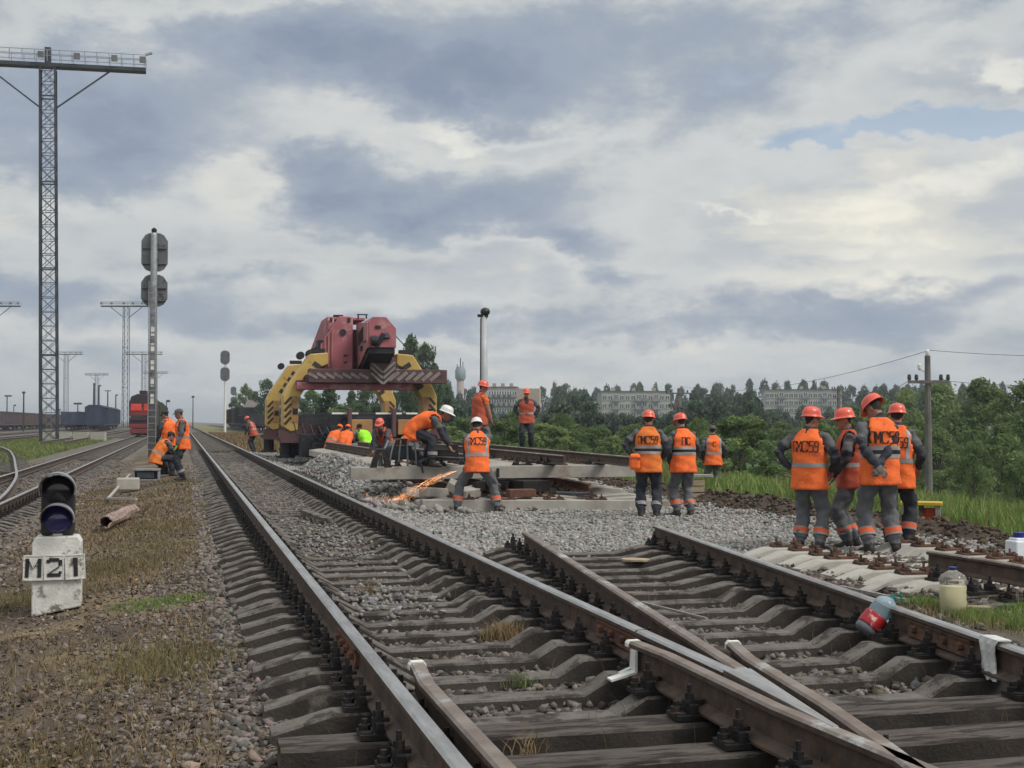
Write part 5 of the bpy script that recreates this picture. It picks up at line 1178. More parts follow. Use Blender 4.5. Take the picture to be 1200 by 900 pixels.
b = MB(); b.lathe([(0, -.03), (.13, -.03), (.13, .03), (0, .03)], (-1.12, .19, 4.85), 12, Matrix.Rotation(R(90), 3, 'X')); b.box((-1.12, .19, 5.33), (.1, .04, .14)); b.box((-1.1, .19, 4.0), (.12, .03, .05)); b.box((-1.1, .19, 3.75), (.12, .03, .05)); b.build('opening', 'black', ck1)
fp = MB(); fp.prism([(-1.62, 3.52), (-1.62, 4.25), (-1.3, 4.75), (-.85, 5.44), (-.35, 5.44), (-.35, 3.45)], -.06, .17); fpo = fp.build('boom_cheek', 'cranered', crane); bevel(fpo, .03, 1)
b = MB()
for k in range(4): b.box((-1.5+.13*k, -.09, 4.0+.09*k), (.05, .05, .85+.16*k))
b.build('rib', 'cranepink', fpo)
b = MB(); b.lathe([(0, -.03), (.12, -.03), (.12, .03), (0, .03)], (-.72, -.07, 4.85), 12, Matrix.Rotation(R(90), 3, 'X')); b.box((-.5, -.07, 5.3), (.1, .03, .16)); b.box((-.62, -.07, 4.0), (.14, .03, .06)); b.box((-.62, -.07, 3.75), (.14, .03, .06)); b.build('opening', 'black', fpo)
box('boom_top', 'cranered', (-.45, 1.5, 5.38), (1.2, 2.2, .1)); box('boom_web', 'maroon', (-.2, 2.5, 4.3), (1.9, 4.0, 1.4))
b = MB(); hp = [(.42, 5.08), (.58, 5.26), (1.05, 5.26), (1.40, 4.86), (1.40, 4.18), (.42, 4.18)]
b.prism([(x, z) for x, z in hp], -2.3, -.1); hd = b.build('boom_head', 'cranered', crane); bevel(hd, .02, 1)
b = MB(); b.prism([(-2.28, 5.06), (-2.28, 4.16), (-.2, 3.60), (.5, 3.50), (.5, 5.2), (-.2, 5.2)], .36, .425, 'x'); hs = b.build('head_side', 'cranepink', crane); bevel(hs, .015, 1)
b = MB()
for k in range(4): b.box((.345, -1.35+.33*k, 4.72-.04*k), (.03, .10, .5))
b.box((.345, -1.0, 4.22), (.03, .6, .16)); b.build('opening', 'black', hs)
b = MB(); b.box((.345, -1.7, 4.42), (.05, .9, .05)); b.build('ledge', 'maroon', hs)
b = MB(); b.box((.75, -2.32, 4.9), (.2, .03, .1)); b.build('opening', 'black', hd)
b = MB(); b.prism([(-2.25, 4.16), (-2.25, 3.98), (.4, 3.30), (1.9, 3.30), (1.9, 3.52)], .44, 1.36, 'x'); tr = b.build('trolley_track', 'cranedark', crane)
b = MB(); b.bar((1.05, -2.36, 4.62), (.55, -.9, 3.85), .26, .2); b.bar((.95, -2.36, 4.66), (.7, -2.3, 4.2), .16); b.lathe([(0, -.12), (.17, -.12), (.17, .12), (0, .12)], (.62, -2.36, 4.42), 12, Matrix.Rotation(R(90), 3, 'Y')); b.build('trolley', 'cranedark', tr)
for o in (hd, hs, tr): o.location.x = -.52
b = MB()
for x in (-.1, .2): b.box((x, .4, 5.48), (.05, .05, .16))
b.bar((-.15, .4, 5.55), (.25, .4, 5.55), .04); b.box((-.75, 1.2, 5.52), (.35, .3, .12)); b.build('top_fitting', 'cranedark', crane)
b = MB(); b.tube([(.86, -1.2, 4.85), (1.9, 1., 4.3), (2.5, 2.5, 3.9)], .018); b.tube([(.35, -.7, 3.9), (.5, -.6, 3.6), (.75, -.8, 3.55), (.95, -.7, 3.75)], .03); b.build('cable', 'steel_dark', crane)
b = MB()
for k in range(2): b.lathe([(0, -.05), (.13, -.05), (.13, .05), (0, .05)], (.72+.26*k, -.95, 3.62), 12, Matrix.Rotation(R(90), 3, 'X'))
b.box((.85, -.6, 3.6), (.7, .4, .2)); b.build('pulley', 'steel_dark', crane)
b = MB()
for k in range(6): b.lathe([(0, -.2), (.18, -.2), (.18, .2), (0, .2)], (-1.55-.02*k, .1+.5*k, 4.12+.05*(k % 2)), 10, Matrix.Rotation(R(90), 3, 'X'))
b.box((-1.45, .3, 4.3), (.35, .7, .5)); b.build('winch', 'cranedark', crane)
# ------------------------------------------------------------------ rolling stock
M['locored'] = mat('loco_red', (.20, .03, .032), (.15, .026, .028), 1, .45); M['locobright'] = mat('loco_bright_red', (.80, .07, .055), None, 1, .5); M['locodark'] = mat('loco_dark', (.05, .03, .035), (.03, .02, .024), 1, .5)
M['glassd'] = mat('window_dark', (.02, .025, .03), None, 1, .12, spec=.7)
def base(u, v, name, label, cat, group=None): return empty(name, W(u, v, 0), TH, label, cat, group)
lo = base(-4.15, 146, 'locomotive', 'red diesel locomotive facing the camera on the left hand siding', 'locomotive')
zl = ZL
def bx(name, m, c, d, par, bev=.03):
    b = MB(); b.box((0, 0, 0), d); o = b.build(name, m, par, c); bevel(o, bev, 1) if bev else None; return o
b = MB(); b.prism([(-1.38, 1.2), (-1.40, 3.75), (-1.2, 4.35), (-.55, 4.62), (.55, 4.62), (1.2, 4.35), (1.40, 3.75), (1.38, 1.2)], 0, 17); o = b.build('body', 'locodark', lo); bevel(o, .05, 1)
b = MB(); b.box((0, -.06, 2.75), (2.7, .1, .9)); b.build('nose_band', 'locored', lo)
for x in (-.68, .68): bx('windscreen_panel', 'locobright', (x, -.13, 3.15), (1.12, .06, .75), lo)
bx('lower_nose', 'locodark', (0, -.1, 2.0), (2.6, .14, .6), lo); bx('buffer_beam', 'locored', (0, -.25, 1.1), (2.8, .35, .45), lo); bx('snow_plough', 'locored', (0, -.35, .55), (2.6, .4, .5), lo)
bx('roof_vent', 'locodark', (0, 3, 4.85), (.8, 3, .35), lo)
for x in (-1.2, 1.2):
    b = MB(); b.lathe([(0, -.05), (.16, -.05), (.16, .0), (0, .0)], (x, -.15, 2.1), 10, Matrix.Rotation(R(90), 3, 'X')); b.build('headlight', 'white', lo)
bx('bogie', 'iron', (0, 3, .6), (2.4, 4.4, .9), lo); bx('bogie', 'iron', (0, 13, .6), (2.4, 4.4, .9), lo)
def wagon(u, v, col, label, L=13.4, h=3.6, w=3.1, group=None, name='freight_wagon', ribs=7, roof=False, zb=0.):
    key = 'wagon_'+col
    r = base(u, v, name, label, 'wagon', group)
    b = MB(); b.box((0, L/2, zb+1.1+(h-1.1)/2), (w-.12, L, h-1.1)); b.build('body', col, r)
    b = MB()
    for k in range(ribs+1):
        for sx in (-1, 1): b.box((sx*w/2, .12+(L-.24)*k/ribs, zb+1.1+(h-1.1)/2), (.12, .14, h-1.1))
    for x in (-1, 0, 1): b.box((x*(w/2-.15), -.05, zb+1.1+(h-1.1)/2), (.14, .1, h-1.1))
    for sx in (-1, 1): b.box((sx*w/2, L/2, zb+h), (.16, L, .14)); b.box((sx*w/2, L/2, zb+1.12), (.14, L, .18))
    b.build('rib', col, r)
    if roof:
        b = MB(); b.prism([(-w/2, h+zb), (-w*.3, h+zb+.42), (w*.3, h+zb+.42), (w/2, h+zb)], 0, L); b.build('roof', col, r)
    for y in (2.2, L-2.2):
        b = MB(); b.box((0, y, zb+.72), (2.1, 2.4, .35))
        for yy in (-.9, .9):
            for sx in (-1, 1): b.lathe([(0, -.06), (.45, -.06), (.45, .06), (0, .06)], (sx*.8, y+yy, zb+.5), 12, Matrix.Rotation(R(90), 3, 'Y'))
        b.build('bogie', 'iron', r)
    b = MB(); b.box((0, L/2, zb+.95), (2.4, L+.5, .28)); b.build('underframe', 'iron', r)
    return r
WC = {'w_green': (.10, .17, .12), 'w_blue': (.07, .13, .20), 'w_purple': (.115, .085, .10), 'w_brown': (.13, .085, .07), 'w_navy': (.032, .045, .085), 'w_navy2': (.045, .06, .10), 'w_olive': (.075, .09, .055), 'w_dark': (.03, .028, .032)}
for k_, c in WC.items(): M[k_] = mat(k_, c, tuple(x*.7 for x in c), .8, .7, 0, .1, 5)
G1 = 'gondola wagons of the distant freight train'
for k in range(16):
    c = ['w_blue', 'w_green', 'w_green', 'w_purple', 'w_purple', 'w_brown'][k] if k < 6 else random.choice(['w_purple', 'w_brown', 'w_purple'])
    lab = {0: 'pale blue gondola wagon at the left edge, first of the distant train', 1: 'green gondola wagon coupled behind the pale blue one', 2: 'second green gondola wagon of the distant train', 5: 'brown gondola wagon behind the purple grey ones'}.get(k, 'gondola wagon, %s from the left in the distant train' % ('first second third fourth fifth sixth seventh eighth ninth tenth eleventh twelfth thirteenth fourteenth fifteenth sixteenth'.split()[k]))
    wagon(-33.5, 205+14.4*k, c, lab, h=3.55, group=G1, zb=-.15)
for k in range(4): wagon(-15.5, 246+17*k, 'w_navy' if k % 2 == 0 else 'w_navy2', 'dark blue boxcar at the near end of its string left of the locomotive' if k == 0 else 'dark blue boxcar, %s in the string left of the locomotive' % ['nearest', 'second', 'third', 'fourth', 'fifth', 'sixth'][k], L=16, h=4.35, w=3.2, group='dark blue boxcars', name='boxcar', roof=True, zb=-.1)
for k in range(3): wagon(-21.0, 262+17*k, 'w_navy2', 'low dark blue boxcar nearest the floodlight mast' if k == 0 else 'low dark blue boxcar, %s in the low string' % ['nearest', 'second', 'third', 'fourth', 'fifth', 'sixth'][k], L=16, h=3.6, w=3.2, group='dark blue boxcars', name='boxcar', zb=-.1)
for k in range(5): wagon(-4.06, 171+15*k, 'w_olive', 'dull olive wagon coupled behind the red locomotive' if k == 0 else 'dull olive wagon, %s in line behind the red locomotive' % ['nearest', 'second', 'third', 'fourth', 'fifth', 'sixth'][k], L=13.8, h=4.0, group='wagons behind the red locomotive', roof=True)
for k in range(6): wagon(10.8, 190+15.5*k, ['w_dark', 'w_navy', 'w_dark', 'w_brown', 'w_dark', 'w_dark'][k], 'dark freight wagon nearest the camera right of the running track' if k == 0 else ('navy freight wagon second in the row right of the running track' if k == 1 else 'dark freight wagon, %s in the row right of the running track' % ['nearest', 'second', 'third', 'fourth', 'fifth', 'sixth'][k]), h=2.5 if k < 2 else 3.9, group='dark wagons right of the running track', zb=.1)
fc = base(10.8, 221, 'crane_wagon', 'flat wagon loaded with slanting pale striped jibs', 'wagon')
b = MB(); b.box((0, 7, 1.6), (3, 14, .9)); b.build('body', 'w_dark', fc)
for k in range(4):
    b = MB(); b.bar((-1.4+.5*k, 1+2*k, 2), (.4+.6*k, 3+2*k, 5.2), .35); b.build('jib', 'stripewht', fc)
b = MB(); b.box((.6, 6, 2.6), (1.6, 5, 1.6)); b.build('cabin', 'w_olive', fc)
# ------------------------------------------------------------------ masts, signals, poles
def lamp_mast(loc, H, w, arm, label, group='yard lighting masts', detail=True, rz=0., tilt=0., bays=22):
    r = empty('lighting_mast', loc, rz, label, 'mast', group); r.rotation_euler = (0, tilt, rz)
    t = w*.045 if detail else w*.05
    b = MB()
    for x in (-1, 1):
        for y in (-1, 1): b.bar((x*w/2, y*w/2, 0), (x*w*.45, y*w*.45, H), t*1.7)
    b.build('corner_post', 'steel_dark', r)
    b = MB()
    for k in range(bays):
        z0, z1 = H*k/bays, H*(k+1)/bays; g = lambda z: w/2*(1-.1*z/H)
        for s in ((-1, 1) if detail else (-1,)):
            b.bar((-g(z0), s*g(z0), z0), (g(z1), s*g(z1), z1), t*.75); b.bar((g(z0), s*g(z0), z0), (-g(z1), s*g(z1), z1), t*.75)
            if detail: b.bar((s*g(z0), -g(z0), z0), (s*g(z1), g(z1), z1), t*.75); b.bar((s*g(z0), g(z0), z0), (s*g(z1), -g(z1), z1), t*.75)
            b.bar((-g(z1), s*g(z1), z1), (g(z1), s*g(z1), z1), t*(1.7 if k % 6 == 5 else .8))
            if detail: b.bar((s*g(z1), -g(z1), z1), (s*g(z1), g(z1), z1), t*.8)
    tag(b.build('lattice', 'steel_dark', r), kind='stuff')
    if detail:
        b = MB()
        for x in (-.2, .2): b.bar((x, -w*.1, 0), (x, -w*.1, H), .04)
        for k in range(int(H/.9)): b.box((0, -w*.1, .5+.9*k), (.4, .04, .04))
        b.build('ladder', 'galv', r)
    b = MB(); b.box((0, 0, H+.25), (arm*2, w*.8, .30 if detail else .3)); pf = b.build('platform', 'steel_dark', r)
    b = MB()
    for x in (-1, 1): b.bar((x*w*.45, 0, H-arm*.42), (x*arm*.62, 0, H), t*2.0)
    b.build('strut', 'steel_dark', r)
    b = MB(); n = 16
    for y in (-w*.5, w*.5):
        for k in range(n+1): b.bar((-arm+2*arm*k/n, y, H+.5), (-arm+2*arm*k/n, y, H+1.45), t)
        for z in (.98, 1.45): b.bar((-arm, y, H+z), (arm, y, H+z), t*.8)
    b.build('railing', 'galv', pf)
    for x in (-.95, -.55, -.06, .30, .68, .97):
        f = MB(); f.box((x*arm, -w*.6, H+1.0), (.5, .35, .55), (R(20), 0, 0)); f.build('floodlight', 'galv', pf)
    if detail:
        f = MB(); f.box((0, 0, H+1.1), (.5, .5, 1.4)); f.build('cabinet', 'steel_dark', pf)
        f = MB(); f.bar((arm*.98, 0, H+.6), (arm, 0, H+1.7), .06); f.box((arm*1.03, 0, H+1.75), (.6, .3, .15), (0, -.3, 0)); f.build('street_light', 'galv', pf)
    return r
p = PZ(57.5, 513, 108); zt = PZ(57, 81, 108).z
lamp_mast(Vector((p.x, p.y, -.1)), zt+.1, 1.35, 8.0, 'tall lattice floodlight mast with a railed platform, nearest of the yard masts', rz=R(14), tilt=R(-.72), bays=26)
for px, top, Z, arm, w, lab in ((147, 360, 345, 6.8, 1.5, 'second lattice lighting mast, seen just left of the big signal'), (-8, 360, 345, 6.9, 1.5, 'lighting mast cut by the left edge of the photo'), (77, 416, 560, 7.0, 1.7, 'thin far lighting mast just right of the tallest mast'), (113, 440, 800, 7.2, 2., 'tiny far lighting mast above the dark blue boxcars'),
                             (168, 416, 560, 8., 1.7, 'far lighting mast half hidden behind the big signal post'), (182, 438, 800, 7.5, 2., 'tiny far lighting mast just right of the big signal post')):
    zt = PZ(px, top, Z).z; p = PZ(px, 494, Z); lamp_mast(Vector((p.x, p.y, -.2)), zt+.2, w, arm, lab, detail=False, bays=18)
# concrete footing block and small things round the tall mast
ft = empty('footing', PX(85, 516, -.15), 0, 'row of pale concrete blocks at the foot of the tall mast', 'footing', None)
for k in range(4):
    b = MB(); b.box((-2.4+1.6*k, 0, .35), (1.3, .6, .8)); b.build('block', 'newconc', ft)
M['railblk'] = M['steel_dark']
sg = empty('big_signal', PZ(178.5, 532, 57)*1, R(8), 'tall two headed railway signal seen from behind with a ladder, beside the running track', 'signal')
sg.location.z = .0; H = PZ(178, 272, 57).z
M['backplate'] = mat('signal_back', (.17, .175, .185), (.12, .125, .13), 2, .6, .2, .1, 30, c3=(.08, .06, .05), c3s=2.5, c3t=.62)
b = MB(); b.lathe([(.19, 0), (.17, H*.5), (.145, H-.15), (.10, H)], (0, 0, 0), 14); b.build('mast', 'galvmast' if 'galvmast' in M else 'galv', sg, smooth=True)
b = MB()
for x in (-.17, .17): b.bar((x, -.24, .2), (x, -.24, H*.78), .035)
for k in range(26): b.box((0, -.24, .35+.29*k), (.34, .03, .03))
b.build('ladder', 'galv', sg)
def disc_plate(w, h):
    c = min(w, h)*.30; return [(-w/2, -h/2+c), (-w/2+c*.5, -h/2+c*.25), (-w/2+c, -h/2), (w/2-c, -h/2), (w/2-c*.5, -h/2+c*.25), (w/2, -h/2+c), (w/2, h/2-c), (w/2-c*.5, h/2-c*.25), (w/2-c, h/2), (-w/2+c, h/2), (-w/2+c*.5, h/2-c*.25), (-w/2, h/2-c)]
for zc_, w, h in ((PZ(178, 295, 57).z, 1.15, 1.72), (PZ(178, 340, 57).z, 1.15, 1.42)):
    b = MB(); b.prism([(x, z+zc_) for x, z in disc_plate(w, h)], .18, .24); o = b.build('back_plate', 'backplate', sg)
    b = MB()
    for k in (-1, 1): b.box((0, .42, zc_+k*h*.24), (.30, .36, .34)); b.box((0, .13, zc_+k*h*.2), (.34, .10, .09)); b.box((0, .15, zc_+k*h*.2-.2), (w*.9, .05, .03))
    b.build('lamp_housing', 'signhead', o)
    b = MB(); b.box((0, .1, zc_), (.14, .12, h*.9)); b.build('bracket', 'iron', o)
for k in range(5):
    b = MB(); b.box((0, -.215, 2.6+.75*k), (.15, .02, .42)); b.build('number_plate', 'white', sg)
b = MB(); b.lathe([(.11, H-.05), (.12, H+.12), (.03, H+.2)], (0, 0, 0), 10); b.build('cap', 'iron', sg)
def small_signal(px, py, Z, top, label, hw=.95):
    p = PZ(px, py, Z); p.z = 0; s = empty('signal', p, 0, label, 'signal', 'far signals right of the running track'); H = PZ(px, top, Z).z
    b = MB(); b.lathe([(.17, 0), (.12, H)], (0, 0, 0), 10); b.build('mast', 'white', s)
    for k in range(2):
        zc_ = H-1.1-2.15*k; b = MB(); b.prism([(x, z+zc_) for x, z in disc_plate(hw*1.25, 1.75)], -.2, -.12); o = b.build('back_plate', 'backplate', s)
        b = MB(); b.box((0, .1, zc_), (.3, .4, 1.2)); b.build('lamp_housing', 'signhead', o)
small_signal(263.5, 508, 165, 409, 'slim two headed signal on a white post right of the running track')
small_signal(273.5, 503, 270, 452, 'farther smaller signal just right of the slim white one')
wp = empty('sign_post', PX(311, 503, 0.), 0, 'white post with a small round head left of the crane legs', 'sign'); wp.location.z = 0; Zw = wp.location.y; H = PZ(311, 474, Zw).z
b = MB(); b.lathe([(.12, 0), (.10, H)], (0, 0, 0), 10); b.build('post', 'white', wp)
b = MB(); b.lathe([(0, -.04), (.42, -.04), (.42, .04), (0, .04)], (0, -.12, H-.2), 16, Matrix.Rotation(R(90), 3, 'X')); b.build('disc', 'white', wp)
# round concrete lamp post behind the panels
M['postgrey'] = mat('post_grey', (.44, .45, .46), (.36, .37, .38), 1.5, .6, .1, .08, 20)
lp = empty('lamp_post', PZ(567, 524, 60), 0, 'thick pale lamp post with a round lamp on top behind the track panels', 'lamp post'); lp.location.z = float(gz(*UV(lp.location))); z0 = lp.location.z; H = PZ(567, 370, 60).z-z0
b = MB(); b.lathe([(.20, 0), (.155, H)], (0, 0, 0), 16); b.build('post', 'postgrey', lp, smooth=True)
b = MB(); b.lathe([(.02, -.22), (.19, -.12), (.24, 0), (.19, .14), (.06, .2)], (.06, 0, H+.18), 14); b.build('lamp', 'signhead', lp, smooth=True)
b = MB(); b.tube([(-.17, -.1, H*.1), (-.14, -.1, H*.98)], .03); b.box((-.05, 0, H), (.5, .3, .12)); b.build('bracket', 'iron', lp)
# small yard poles left
for k, (px, top, Z, w, lab) in enumerate(((27.5, 460, 230, .30, 'dark pole standing beside the gondola train'), (8, 464, 300, .3, 'thin pole with a small lamp near the left edge'), (110, 450, 300, .55, 'thick dark pole above the low blue boxcars'), (115.5, 452, 300, .45, 'dark pole close right of the thick one above the boxcars'), (126, 458, 320, .35, 'slim pole with a crossbar above the tall boxcars'), (135.5, 463, 330, .35, 'slim pole above the right end of the boxcars'),
        (91, 473, 260, .25, 'short lamp pole at the left end of the boxcars'), (16, 475, 320, .25, 'short thin pole far left above the train'), (226, 465, 260, .2, 'thin pole at the left end of the dark train'), (195, 470, 200, .16, 'thin pole with a small head behind the men at the cable box'), (70, 480, 400, .3, 'tiny far pole right of the tallest mast'))):
    p = PZ(px, 494, Z); r = empty('yard_pole', Vector((p.x, p.y, -.2)), 0, lab, 'pole', 'small poles of the yard'); H = PZ(px, top, Z).z+.2
    b = MB(); b.lathe([(w*.6, 0), (w*.42, H)], (0, 0, 0), 8); b.build('post', 'steel_dark', r)
    b = MB(); b.box((.25 if k % 2 else 0, 0, H), (1.6 if k in (1, 4, 6) else .5, .3, .35 if k != 4 else .2)); b.build('lamp' if k != 4 else 'crossbar', 'steel_dark', r)
# power poles right
M['polewood'] = mat('pole_wood', (.17, .155, .145), (.11, .10, .092), 1.5, .9, 0, .2, 20)
def power_pole(px, ground_py, top_py, Z, label, cross=((.28, 1.5),), wpx=9, lean=0., brace=False, yaw=0.):
    p = PZ(px, ground_py, Z); z0 = float(gz(*UV(p))) - .2; r = empty('power_pole', Vector((p.x, p.y, z0)), yaw, label, 'power pole', 'wooden power poles'); H = PZ(px, top_py, Z).z-z0; w = wpx*Z/1500
    b = MB(); b.lathe([(w*.55, 0), (w*.38, H)], (0, 0, 0), 10); b.build('post', 'polewood', r)
    if brace: b = MB(); b.bar((-2.2, 0, 0), (-.1, 0, H*.92), w*.8); b.build('brace', 'polewood', r)
    for dz, hw in cross:
        z = H-dz; b = MB(); b.box((0, -w*.4, z), (hw*2, .14, .16)); o = b.build('crossarm', 'polewood', r)
        for x in (-.95, -.6, .6, .95):
            i = MB(); i.lathe([(.05, 0), (.11, .08), (.08, .3)], (x*hw, -w*.4, z+.08), 8); i.build('insulator', 'steel_dark', o)
    return r, H
pr, pH = power_pole(1088.5, 588, 417, 66, 'near wooden power pole with a crossarm standing in the grass at right', ((1.35, 1.05),), 9)
b = MB(); b.lathe([(.06, 0), (.12, .1), (.12, .3), (.04, .4)], (0, 0, pH-.05), 8); b.lathe([(.05, 0), (.1, .1), (.1, .28), (.04, .35)], (-.42, 0, pH-.75), 8); b.bar((-.42, 0, pH-.7), (0, 0, pH-.9), .06); b.build('insulator', 'white', pr)
power_pole(796, 560, 455, 150, 'power pole pair with a slanting brace above the man in orange gloves', ((.6, 1.6), (2.2, 1.2)), 5, brace=True)
power_pole(983, 520, 453, 200, 'far power pole in front of the long apartment block', ((.4, 1.1), (1.8, .8)), 5)
power_pole(702, 560, 502, 150, 'short far pole left of the light green shrub', ((.4, .6),), 3)
def wire(name, pts, r, label):
    b = MB(); b.tube(pts, r, 5); return tag(b.build(name, 'steel_dark'), label, 'wire', 'overhead wires')
def sag(a, c, s, n=14): return [a.lerp(c, i/n)-Vector((0, 0, s*4*(i/n)*(1-i/n))) for i in range(n+1)]
top = Vector((pr.location.x, pr.location.y, pr.location.z+pH+.3))
wire('wire', sag(top, PZ(1400, 413, 60), .25), .012, 'upper wire running right from the top of the near power pole')
wire('wire', sag(top+Vector((.95, 0, -1.6)), PZ(1400, 444, 60), .3), .012, 'lower wire running right from the crossarm of the near power pole')
wire('wire', sag(top+Vector((0, 0, -.05)), PZ(796, 452, 150), 1.2), .014, 'wire running left from the near power pole to the braced pair')
wire('wire', sag(top+Vector((-1., 0, -1.6)), PZ(983, 458, 200), 1.4), .014, 'wire running left from the near crossarm to the far pole')
# ------------------------------------------------------------------ water tower and apartment blocks
M['brickpale'] = mat('tower_brick', (.34, .28, .25), (.28, .23, .21), .5, .9, 0, .1, 4); M['towergrey'] = mat('tower_grey', (.28, .32, .37), (.22, .26, .30), .4, .7)
Zt = 520; p = PZ(539.5, 494, Zt); wt = empty('water_tower', Vector((p.x, p.y, -8)), 0, 'far brick water tower with a grey drum and aerials on top', 'water tower'); k_ = Zt/1500; zz = lambda py: PZ(539, py, Zt).z+8
b = MB(); b.lathe([(4.6*k_, 0), (4.2*k_, zz(446))], (0, 0, 0), 18); b.build('shaft', 'brickpale', wt, smooth=True)
b = MB(); b.lathe([(4.4*k_, zz(446)), (6.2*k_, zz(443)), (6.2*k_, zz(434)), (4.8*k_, zz(431.5)), (4.6*k_, zz(430))], (0, 0, 0), 18); o = b.build('drum', 'towergrey', wt); sharp(o)
b = MB(); b.bar((0, 0, zz(430)), (0, 0, zz(420)), .4); b.bar((1, 0, zz(430)), (1, 0, zz(424)), .3); b.bar((-1.3, 0, zz(430)), (-1.3, 0, zz(427)), .3); b.build('aerial', 'steel_dark', wt)
M['bwhite'] = mat('block_pale', (.36, .35, .335), (.30, .29, .275), .25, .9, 0, .05, 2, c3=(.22, .21, .2), c3s=.12, c3t=.62); M['bbrick'] = mat('block_tan', (.42, .33, .27), (.37, .29, .24), .25, .9); M['bbalc'] = mat('balcony', (.28, .29, .30), (.2, .2, .21), .3, .8); M['broof'] = mat('block_roof', (.13, .125, .125), None, .5, .9)
WIN = MB(); WIN.box((0, -.06, 0), (1.5, .12, 1.5)); M['farglass'] = mat('far_window', (.11, .12, .13), (.07, .08, .09), .3, .4); WIN = WIN.mesh('window', 'farglass'); 
FRM = MB()
for x in (-.78, 0, .78): FRM.box((x, -.13, 0), (.12, .10, 1.7))
for z in (-.78, .78): FRM.box((0, -.13, z), (1.68, .10, .12))
FRM = FRM.mesh('window_frame', 'white')
BAL = MB(); BAL.box((0, -.55, -.75), (2.6, 1.1, 1.0)); BAL = BAL.mesh('balcony', 'bbalc')
def block(px0, px1, top, Z, yaw, label, cols, floors=5, tan_end=0., balc=(2, 5, 8)):
    p0 = PZ(px0, top, Z); L = (px1-px0)*Z/1500/math.cos(yaw); H = floors*2.9+1.2; r = empty('apartment_block', Vector((p0.x, p0.y, p0.z-H)), yaw, label, 'building', 'far apartment blocks')
    Lm = L*(1-tan_end)
    b = MB(); b.box((Lm/2, 6, H/2), (Lm, 12, H)); b.build('wall', 'bwhite', r)
    if tan_end: b = MB(); b.box((Lm+L*tan_end/2, 5.9, H/2-.2), (L*tan_end, 12, H-.4)); b.build('end_wall', 'bbrick', r)
    b = MB(); b.box((Lm/2, 6, H+.15), (Lm+.6, 12.6, .3))
    rf = b.build('roof', 'broof', r)
    for k in range(3): b = MB(); b.box((Lm*(.2+.3*k), 6, H+.9), (1.2, 2, 1.3)); b.build('chimney', 'bbrick', rf)
    for c in range(cols):
        for f in range(floors):
            x, z = Lm*(c+.5)/cols, 1.9+2.9*f
            if c in balc: link('balcony', BAL, r, (x, 0, z))
            w = link('window', WIN, r, (x, 0, z+(.4 if c in balc else 0))); link('window_frame', FRM, w)
    return r
block(571, 632, 454, 440, R(-4), 'far apartment block with balconies and a tan end wall', 11, tan_end=.45, balc=(1, 3, 5, 7, 9))
block(705, 786, 459, 455, R(3), 'far pale five storey apartment block above the man with the orange bag', 12, balc=(2, 6, 7, 9))
block(896, 984, 457, 500, R(-6), 'long far pale apartment block left of the near power pole', 16, balc=(3, 8, 12))
